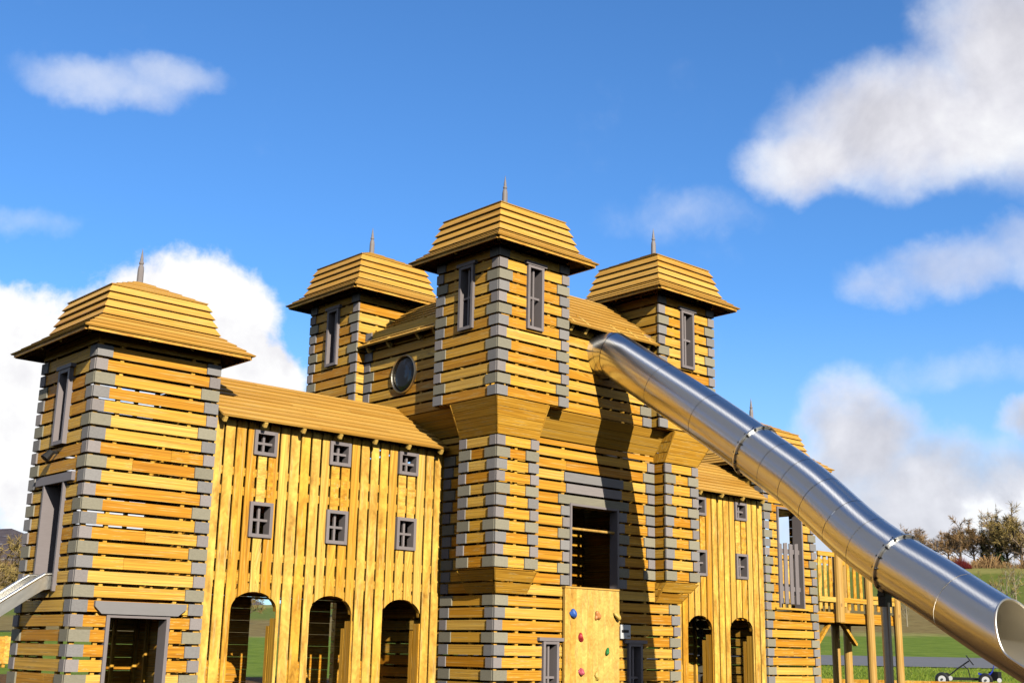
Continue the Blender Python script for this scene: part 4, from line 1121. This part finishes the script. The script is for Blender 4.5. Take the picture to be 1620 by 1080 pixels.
mb.build('seat', M['seat'], kart)
mb = MB(); mb.tube([KP(-.40, -.2, .25), KP(-.40, .2, .25)], .07, 14); mb.build('pedal_crank', M['white'], kart); mb = MB(); mb.tube([KP(1.06, -.2, .22), KP(1.06, .2, .22)], .07, 12); mb.build('tow_roller', M['white'], kart)
settle(kart)

# timber play panel at the left edge
mb = MB(); c = pol(20.45, 45); a_ = R(20.45); lx2 = V((math.cos(a_), -math.sin(a_), 0)); g2 = V((math.sin(a_), math.cos(a_), 0))
for i in range(8):
    x = -1.0 + i * .17
    mb.prism([(x, .12), (x + .162, .12), (x + .162, .98), (x, .98)], c - g2 * .03, lx2, UZ, -g2, .03, plank('v'), 'B')
for x in (-.9, .22): mb.box(c.x + lx2.x * x - .05, c.x + lx2.x * x + .05, c.y + lx2.y * x + .02, c.y + lx2.y * x + .12, c.z - .1, c.z + 1.0, plank('v'), 'Z')
o = mb.build('wooden_screen', M['wood']); tag(o, 'pale yellow timber play panel on the grass left of the castle', 'screen')

# ------------------------------------------------------------------ trees
def grow(mb, p, d, L, r, lev, q, tips, bend=.35):
    n = 3 if lev > 1 else 2; pts = [p]; rad = [r]
    for i in range(n):
        d = (d + V((q.gauss(0, 1), q.gauss(0, 1), q.gauss(0, .7))) * bend * .4 + UZ * .06).normalized()
        pts.append(pts[-1] + d * L / n); rad.append(r * (1 - .38 * (i + 1) / n))
    mb.tube(pts, rad, 6 if lev > 2 else 4, caps=False)
    if lev == 0: tips.append((pts[-1], d)); return
    for i in range(q.randint(3, 4)):
        t = q.uniform(.35, 1.); k = min(int(t * n), n - 1); b_ = pts[k].lerp(pts[k + 1], t * n - k)
        a = q.uniform(0, 2 * PI); o = d.orthogonal().normalized(); o2 = d.cross(o)
        nd = (d * q.uniform(.5, .9) + (o * math.cos(a) + o2 * math.sin(a)) * q.uniform(.5, .9)).normalized()
        grow(mb, b_, nd, L * q.uniform(.55, .75), r * .55, lev - 1, q, tips, bend)
    tips.append((pts[-1], d))
def twigs(mb, tips, n, L, w, q, droop=0.):
    for p, d in tips:
        for _ in range(n):
            nd = (d * .7 + V((q.gauss(0, .6), q.gauss(0, .6), q.gauss(0, .6) - droop))).normalized(); l = L * q.uniform(.5, 1.2)
            s = nd.orthogonal().normalized(); a = q.uniform(0, 2 * PI); s = (s * math.cos(a) + nd.cross(s) * math.sin(a)) * w * q.uniform(.6, 1.3)
            b0 = p - d * q.uniform(0, L * .8); t = (q.random(), 0, 0)
            mb.face([b0 - s, b0 + s, b0 + nd * l * .6 + s * .8, b0 + nd * l, b0 + nd * l * .6 - s * .8], [(0, 0)] * 5, t)
def bare_tree(name, p, h, seed, mat, label, cat, group, spread=1., tw=14, lev=3, bark='bark', thick=1.):
    q = random.Random(seed); tr = empty(name, p); tag(tr, label, cat, group)
    mb = MB(); tips = []; p = V(p)
    for _ in range(1):
        top = p + V((q.uniform(-.03, .03) * h, q.uniform(-.03, .03) * h, h * .45))
        mb.tube([p - UZ * .3, p + UZ * h * .15, top], [h * .028 * thick, h * .022 * thick, h * .015 * thick], 8)
        for i in range(9):
            t = q.uniform(.35, 1.); b_ = p.lerp(top, t); a = q.uniform(0, 2 * PI)
            grow(mb, b_, V((math.cos(a) * spread, math.sin(a) * spread, q.uniform(.5, 1.1))).normalized(), h * q.uniform(.22, .36) * (1.25 - .4 * t), h * .010 * thick, lev - 1, q, tips)
        grow(mb, top, V((q.uniform(-.2, .2), q.uniform(-.2, .2), 1)).normalized(), h * .3, h * .012 * thick, lev - 1, q, tips)
    mb.build('trunk', M[bark], tr)
    c = MB(); twigs(c, tips, tw, h * .085, h * .0030, q); c.build('crown', M[mat], tr)
    settle(tr); return tr
def conifer(p, h, seed, label, group):
    q = random.Random(seed); tr = empty('conifer_tree', p); tag(tr, label, 'tree', group); p = V(p)
    mb = MB(); mb.tube([p - UZ * .3, p + UZ * h], [h * .02, h * .002], 8); mb.build('trunk', M['bark'], tr)
    c = MB(); lv = 34
    for i in range(lv):
        t = (i + q.random() * .6) / lv; z = h * (.10 + .9 * t); rr = h * .115 * (1 - t) ** .85 * q.uniform(.75, 1.2) + .1
        for k in range(int(9 + 12 * (1 - t))):
            a = q.uniform(0, 2 * PI); d = V((math.cos(a), math.sin(a), -.25)); b_ = p + UZ * z; L = rr * q.uniform(.6, 1.15)
            s = V((-math.sin(a), math.cos(a), 0)) * L * .2; tt = (q.random(), 0, 0)
            e = b_ + d * L
            c.face([b_, b_ + d * L * .5 + s, e - UZ * L * .12, b_ + d * L * .5 - s], [(0, 0)] * 4, tt)
            c.face([b_ + d * L * .25, b_ + d * L * .7 + s * .6 - UZ * L * .25, e - UZ * L * .35, b_ + d * L * .7 - s * .6 - UZ * L * .2], [(0, 0)] * 4, tt)
    c.build('crown', M['conifer'], tr); settle(tr); return tr
def pxaz(px, py=880): # azimuth of the photograph's column, from the survey of the site
    return 62.03 + (px - 1519) * .0247
TG = 'trees along the hilltop field edge'
bare_tree('bare_tree', pol(pxaz(1447), 285), 11.5, 3, 'twig', 'thin bare tree peeping over the middle flange of the tube slide', 'tree', TG, .8)
bare_tree('bare_tree', pol(pxaz(1470), 300), 7., 13, 'olive', 'low bare tree between the tube slide flange and the broad brown tree', 'tree', TG, 1.)
bare_tree('bare_tree', pol(pxaz(1519), 272), 12.5, 4, 'twig', 'broad brown bare tree above the red shrub', 'tree', TG, 1.5, 22)
bare_tree('bare_tree', pol(pxaz(1500), 280), 10.0, 5, 'twig', 'smaller brown bare tree at the left of the broad one', 'tree', TG, 1.1, 18)
bare_tree('bare_tree', pol(pxaz(1542), 284), 10.5, 6, 'twig', 'brown bare tree between the broad tree and the short conifer', 'tree', TG, 1., 18)
bare_tree('bare_tree', pol(pxaz(1566), 276), 11.5, 7, 'olive', 'olive bare tree between the two conifers', 'tree', TG, .8, 18)
bare_tree('bare_tree', pol(pxaz(1596), 280), 12.5, 8, 'olive', 'olive bare tree just right of the tall dark conifer', 'tree', TG, 1., 22)
bare_tree('bare_tree', pol(pxaz(1618), 270), 14.0, 9, 'olive', 'tallest olive brown tree at the right edge of the photo', 'tree', TG, 1.1, 22)
bare_tree('bare_tree', pol(pxaz(1650), 275), 13.0, 10, 'twig', 'brown bare tree beyond the right edge', 'tree', TG, 1.1, 16)
bare_tree('bare_tree', pol(pxaz(1578), 290), 14.5, 15, 'twig', 'thin tall bare tree behind the tall dark conifer', 'tree', TG, .7, 12)
conifer(pol(pxaz(1557), 275), 10.0, 20, 'short dark conifer among the bare trees', TG)
conifer(pol(pxaz(1583), 272), 13.5, 21, 'tall dark conifer among the olive bare trees', TG)
rb_ = empty('red_shrub', pol(pxaz(1519), 258)); tag(rb_, 'dark red shrub at the foot of the broad brown tree', 'shrub'); q = random.Random(5)
c = MB(); b0 = V(rb_.location)
for _ in range(1500):
    a = q.uniform(0, 2 * PI); r = 2.0 * math.sqrt(q.random()); w = b0 + lx * (r * math.cos(a)) + gr * (r * math.sin(a) * .5); hh = 2.6 * (1 - (r / 2.1) ** 2) * q.uniform(.4, 1) + .3
    s = lx * .02 + gr * q.uniform(-.02, .02); c.face([w - s, w + s, w + V((q.uniform(-.3, .3), q.uniform(-.3, .3), hh))], [(0, 0)] * 3, (q.random(), 0, 0))
c.build('crown', M['redbush'], rb_); settle(rb_)
gb = MB(); q = random.Random(78)
for _ in range(14000):
    az_ = q.uniform(54., 68.); r_ = 38.6 + 17. * q.random() ** 1.4; p_ = pol(az_, r_); hh = q.uniform(.05, .13)
    if r_ > 55: continue
    s_ = lx * q.uniform(.008, .02); e_ = V((q.gauss(0, .04), q.gauss(0, .04), hh))
    gb.face([p_ - s_, p_ + s_, p_ + e_], [(0, 0)] * 3, (q.random(), 0, 0))
go_ = gb.build('grass', M['blade']); tag(go_, kind='stuff'); go_['label'] = 'short grass between the bark edging and the path'
ug = MB(); q = random.Random(77)
for _ in range(9000):
    az_ = q.uniform(57.5, 68.5); r_ = q.uniform(259, 282); p_ = pol(az_, r_); hh = .62 * (1.2 + 2.6 * abs(math.sin(az_ * 4.1) * math.sin(az_ * 1.7 + 1)) ) * q.uniform(.4, 1.2)
    s_ = lx * q.uniform(.02, .05) + gr * q.uniform(-.03, .03); e_ = V((q.gauss(0, .35), q.gauss(0, .35), 0)) * hh
    ug.face([p_ - s_, p_ + s_, p_ + e_ + UZ * hh + s_ * .3, p_ + e_ * .9 + UZ * hh * 1.05], [(0, 0)] * 4, (q.random(), 0, 0))
uo = ug.build('undergrowth', M['twig']); tag(uo, kind='stuff'); uo['label'] = 'brown winter undergrowth along the hilltop field edge'
# saplings on the slope
for px, r, h, sd, lb in ((1589, 120, 6.6, 31, 'pale young sapling on the green slope nearest the open slide end'), (1552, 150, 4.8, 32, 'small pale sapling on the slope left of the taller one'), (1604, 175, 6.5, 33, 'slim sapling on the slope beneath the olive trees'), (1424, 120, 3.6, 34, 'slim pale sapling beside the last log post of the deck')):
    bare_tree('sapling', pol(pxaz(px), r), h, sd, 'olive', lb, 'sapling', 'saplings on the slope', .6, 6, 2, 'palebark', .62)
# hedge trees at the far left
HG = 'hedge trees left of the castle'
for i, (az, r, h, sd, mt, lb) in enumerate(((19.0, 92, 6.5, 41, 'olive', 'olive bushy tree cut by the left edge of the photo'), (20.3, 96, 6.8, 42, 'olive', 'brown olive bushy tree beside the left tower above the chute'), (21.5, 100, 6.2, 43, 'twig', 'brown bushy tree half hidden behind the left tower'))):
    bare_tree('hedge_tree', pol(az, r), h, sd, mt, lb, 'tree', HG, 1.2, 26)
for i, (az, r, h, sd, mt, lb) in enumerate(((30.5, 150, 5., 44, 'olive', 'olive tree glimpsed through the left arch'), (34.6, 160, 6.5, 45, 'twig', 'brown tree glimpsed through the middle arch'))):
    bare_tree('hedge_tree', pol(az, r), h, sd, mt, lb, 'tree', None, 1.2, 18)

# ------------------------------------------------------------------ camera
yaw, pit, rol, f = .7355, .2460, .0190, 1957.312
F = V((math.sin(yaw) * math.cos(pit), math.cos(yaw) * math.cos(pit), math.sin(pit)))
Rv = V((math.cos(yaw), -math.sin(yaw), 0)); Uv = Rv.cross(F)
R2 = Rv * math.cos(rol) + Uv * math.sin(rol); U2 = -Rv * math.sin(rol) + Uv * math.cos(rol)
cam = bpy.data.cameras.new('camera'); co = bpy.data.objects.new('camera', cam); COL.objects.link(co)
mw = Matrix((R2, U2, -F)).transposed().to_4x4(); mw.translation = (CX, CY, EYE); co.matrix_world = mw
cam.sensor_width = 36.; cam.lens = f / 1620 * 36; cam.clip_end = 8000; cam.clip_start = .1
sc.camera = co

# ------------------------------------------------------------------ sun and sky
l = V((.285, 1., -.5)).normalized()
sun = bpy.data.lights.new('sun', 'SUN'); sun.energy = 5.0; sun.angle = R(.5); sun.color = (1., .93, .80)
so_ = bpy.data.objects.new('sun', sun); COL.objects.link(so_); so_.rotation_euler = l.to_track_quat('-Z', 'Y').to_euler(); so_.location = (-20, -40, 30)
w = bpy.data.worlds.new('World'); sc.world = w; w.use_nodes = True; nt = w.node_tree; nt.nodes.clear(); g = G(nt)
out = nt.nodes.new('ShaderNodeOutputWorld')
sky = nt.nodes.new('ShaderNodeTexSky'); sky.sky_type = 'NISHITA'; sky.sun_disc = False
sky.sun_elevation = math.asin(-l.z); sky.sun_rotation = math.atan2(-l.x, -l.y); sky.air_density = 1.; sky.dust_density = .25; sky.ozone_density = 2.2; sky.altitude = 200
dirv = g.coord('Generated'); d = g.sep(dirv)
az = g.m('MULTIPLY', g.m('ARCTAN2', d[0], d[1]), 57.29578); el = g.m('MULTIPLY', g.m('ARCSINE', d[2]), 57.29578)
n1 = g.noise(dirv, 9., 8., .56, .15); n2 = g.noise(dirv, 34., 6., .62, .2)
nlow = g.noise(g.vm('ADD', dirv, (3.1, 1.7, .4)), 3.2, 5., .55)
wx = g.m('MULTIPLY', g.m('SUBTRACT', g.noise(g.vm('ADD', dirv, (1.3, 7.7, 2.)), 14., 5., .6), .5), 3.4)
wy = g.m('MULTIPLY', g.m('SUBTRACT', g.noise(g.vm('ADD', dirv, (5.3, 2.7, 9.)), 14., 5., .6), .5), 2.6)
azw = g.m('ADD', az, wx); elw = g.m('ADD', el, wy)
def blob(ca, ce, ra, re, amp=1., rot=0.):
    x = g.m('SUBTRACT', azw, ca); y = g.m('SUBTRACT', elw, ce)
    c_, s_ = math.cos(R(rot)), math.sin(R(rot))
    xr = g.m('ADD', g.m('MULTIPLY', x, c_ / ra), g.m('MULTIPLY', y, s_ / ra)); yr = g.m('ADD', g.m('MULTIPLY', x, -s_ / re), g.m('MULTIPLY', y, c_ / re))
    q = g.m('SUBTRACT', 1., g.m('ADD', g.m('MULTIPLY', xr, xr), g.m('MULTIPLY', yr, yr)))
    return g.m('MULTIPLY', g.m('MAXIMUM', q, -1.), amp)
def union(bs):
    o = bs[0]
    for b_ in bs[1:]:
        n = g.m('SMOOTH_MAX', o, b_, .25); o = n
    return o
# left cumulus, bright; right bank, greyer; thin wisps
left = union([blob(26.5, 13.6, 5.2, 4.6), blob(21.3, 12.0, 4.6, 3.6), blob(17.5, 12.6, 5.5, 3.2), blob(29.8, 11.5, 3.4, 2.8), blob(24., 7.5, 8.5, 4.6), blob(14., 8., 8., 5.5), blob(5., 11., 6., 4.)])
right = union([blob(60.3, 23.2, 5.4, 2.7), blob(56.9, 22.1, 3.2, 1.7), blob(65.8, 25.2, 3.9, 4.8), blob(64.5, 22.7, 5., 2.4), blob(70., 24., 5., 5.)])
mid = union([blob(62.6, 16.9, 4.0, 1.35, .8), blob(59.4, 16.2, 2.6, 1.1, .7), blob(66.5, 17.3, 3.4, 1.6, .8)])
low = union([blob(57.9, 9.4, 2.9, 3.0), blob(60.8, 7.2, 3.6, 2.6), blob(65.2, 6.3, 4.4, 3.0), blob(63.2, 4.2, 8., 2.3), blob(66.3, 10., 2.2, 1.0, .8), blob(74., 8., 7., 4.), blob(62., 5.4, 8.5, 3.4)])
wisp = union([blob(22.2, 24.1, 4.2, 1.15, .8), blob(25.4, 24.9, 2.8, 1.0, .75), blob(50.5, 19.8, 3.6, 1.1, .3), blob(19.5, 17.9, 2.4, .7, .5), blob(63.4, 12.4, 5., .9, .35)])
# added dark cloud bank, out of view, to cut the sky's fill light
dark_bank = g.m('MULTIPLY', g.m('SUBTRACT', nlow, .30), 5.)
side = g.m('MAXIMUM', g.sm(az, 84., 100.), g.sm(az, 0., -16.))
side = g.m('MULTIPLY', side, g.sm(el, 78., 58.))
dark_bank = g.m('ADD', dark_bank, g.m('MULTIPLY', g.m('SUBTRACT', side, 1.), 6.))
nn = g.m('ADD', g.m('MULTIPLY', g.m('SUBTRACT', n1, .5), 2.0), g.m('MULTIPLY', g.m('SUBTRACT', n2, .5), 1.3))
def dens(mask, lo, hi, amp, k=1.):
    return g.m('MULTIPLY', g.sm(g.m('ADD', mask, g.m('MULTIPLY', nn, amp)), lo, hi), k)
dl = dens(left, .0, .55, .85); dr = dens(right, -.7, .95, .26, .95); dm = dens(mid, -.3, 1.1, .5, .6); dw_ = dens(low, -.5, .95, .45, .93); dwi = dens(wisp, -.15, 1.3, .5, .6); df = dens(dark_bank, 0., .8, .6, .9)
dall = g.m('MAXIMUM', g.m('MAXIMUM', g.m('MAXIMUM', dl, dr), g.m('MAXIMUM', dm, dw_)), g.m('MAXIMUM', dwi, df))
# lit tops and greyer bases: density sampled a little towards the sun stands for self shading
n1s = g.noise(g.vm('ADD', dirv, (-.012, -.012, .022)), 9., 8., .56, .15)
rel = g.m('MULTIPLY', g.m('SUBTRACT', n1, n1s), 1.5)
grey = g.m('MAXIMUM', g.m('MULTIPLY', g.sm(right, -.2, .9), .75), g.m('MULTIPLY', g.sm(low, -.4, .7), 1.15))
grey = g.m('MAXIMUM', grey, g.m('MULTIPLY', dm, .8))
lit = g.m('ADD', g.m('SUBTRACT', 1., g.m('MULTIPLY', grey, .42)), rel, clamp=True)
lit = g.m('ADD', lit, g.m('MULTIPLY', g.m('MULTIPLY', g.sm(blob(64.6, 6.0, 3.2, 1.7), .1, .9), g.sm(n1, .42, .62)), .7), clamp=True)
ccol = g.ramp(lit, [(0., (.40, .41, .47)), (.42, (.62, .61, .655)), (.75, (.83, .82, .86)), (1., (1.0, 1.0, 1.0))])
b1 = nt.nodes.new('ShaderNodeBackground'); b1.inputs[1].default_value = .12
nt.links.new(g.mix(g.sm(el, 17., 1., 0., .55), g.mix(1., sky.outputs[0], (.62, 1.09, 1.58), 'MULTIPLY'), (5.2, 7.0, 8.6)), b1.inputs[0])
ccol = g.mix(g.m('MULTIPLY', df, .92), ccol, (.095, .093, .093))  # the added unseen bank is coloured dark to hold the fill down
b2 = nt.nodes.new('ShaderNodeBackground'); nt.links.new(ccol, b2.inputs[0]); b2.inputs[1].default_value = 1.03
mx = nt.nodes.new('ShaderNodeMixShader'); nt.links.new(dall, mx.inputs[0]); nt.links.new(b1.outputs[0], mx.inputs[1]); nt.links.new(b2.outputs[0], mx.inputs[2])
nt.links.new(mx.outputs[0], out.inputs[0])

vs_ = sc.view_settings; sc.display_settings.display_device = 'sRGB'
vs_.view_transform = 'Standard'; vs_.look = 'None'; vs_.exposure = 0.; vs_.gamma = 1.
sc.render.engine = 'CYCLES'; sc.cycles.max_bounces = 8; sc.cycles.diffuse_bounces = 0
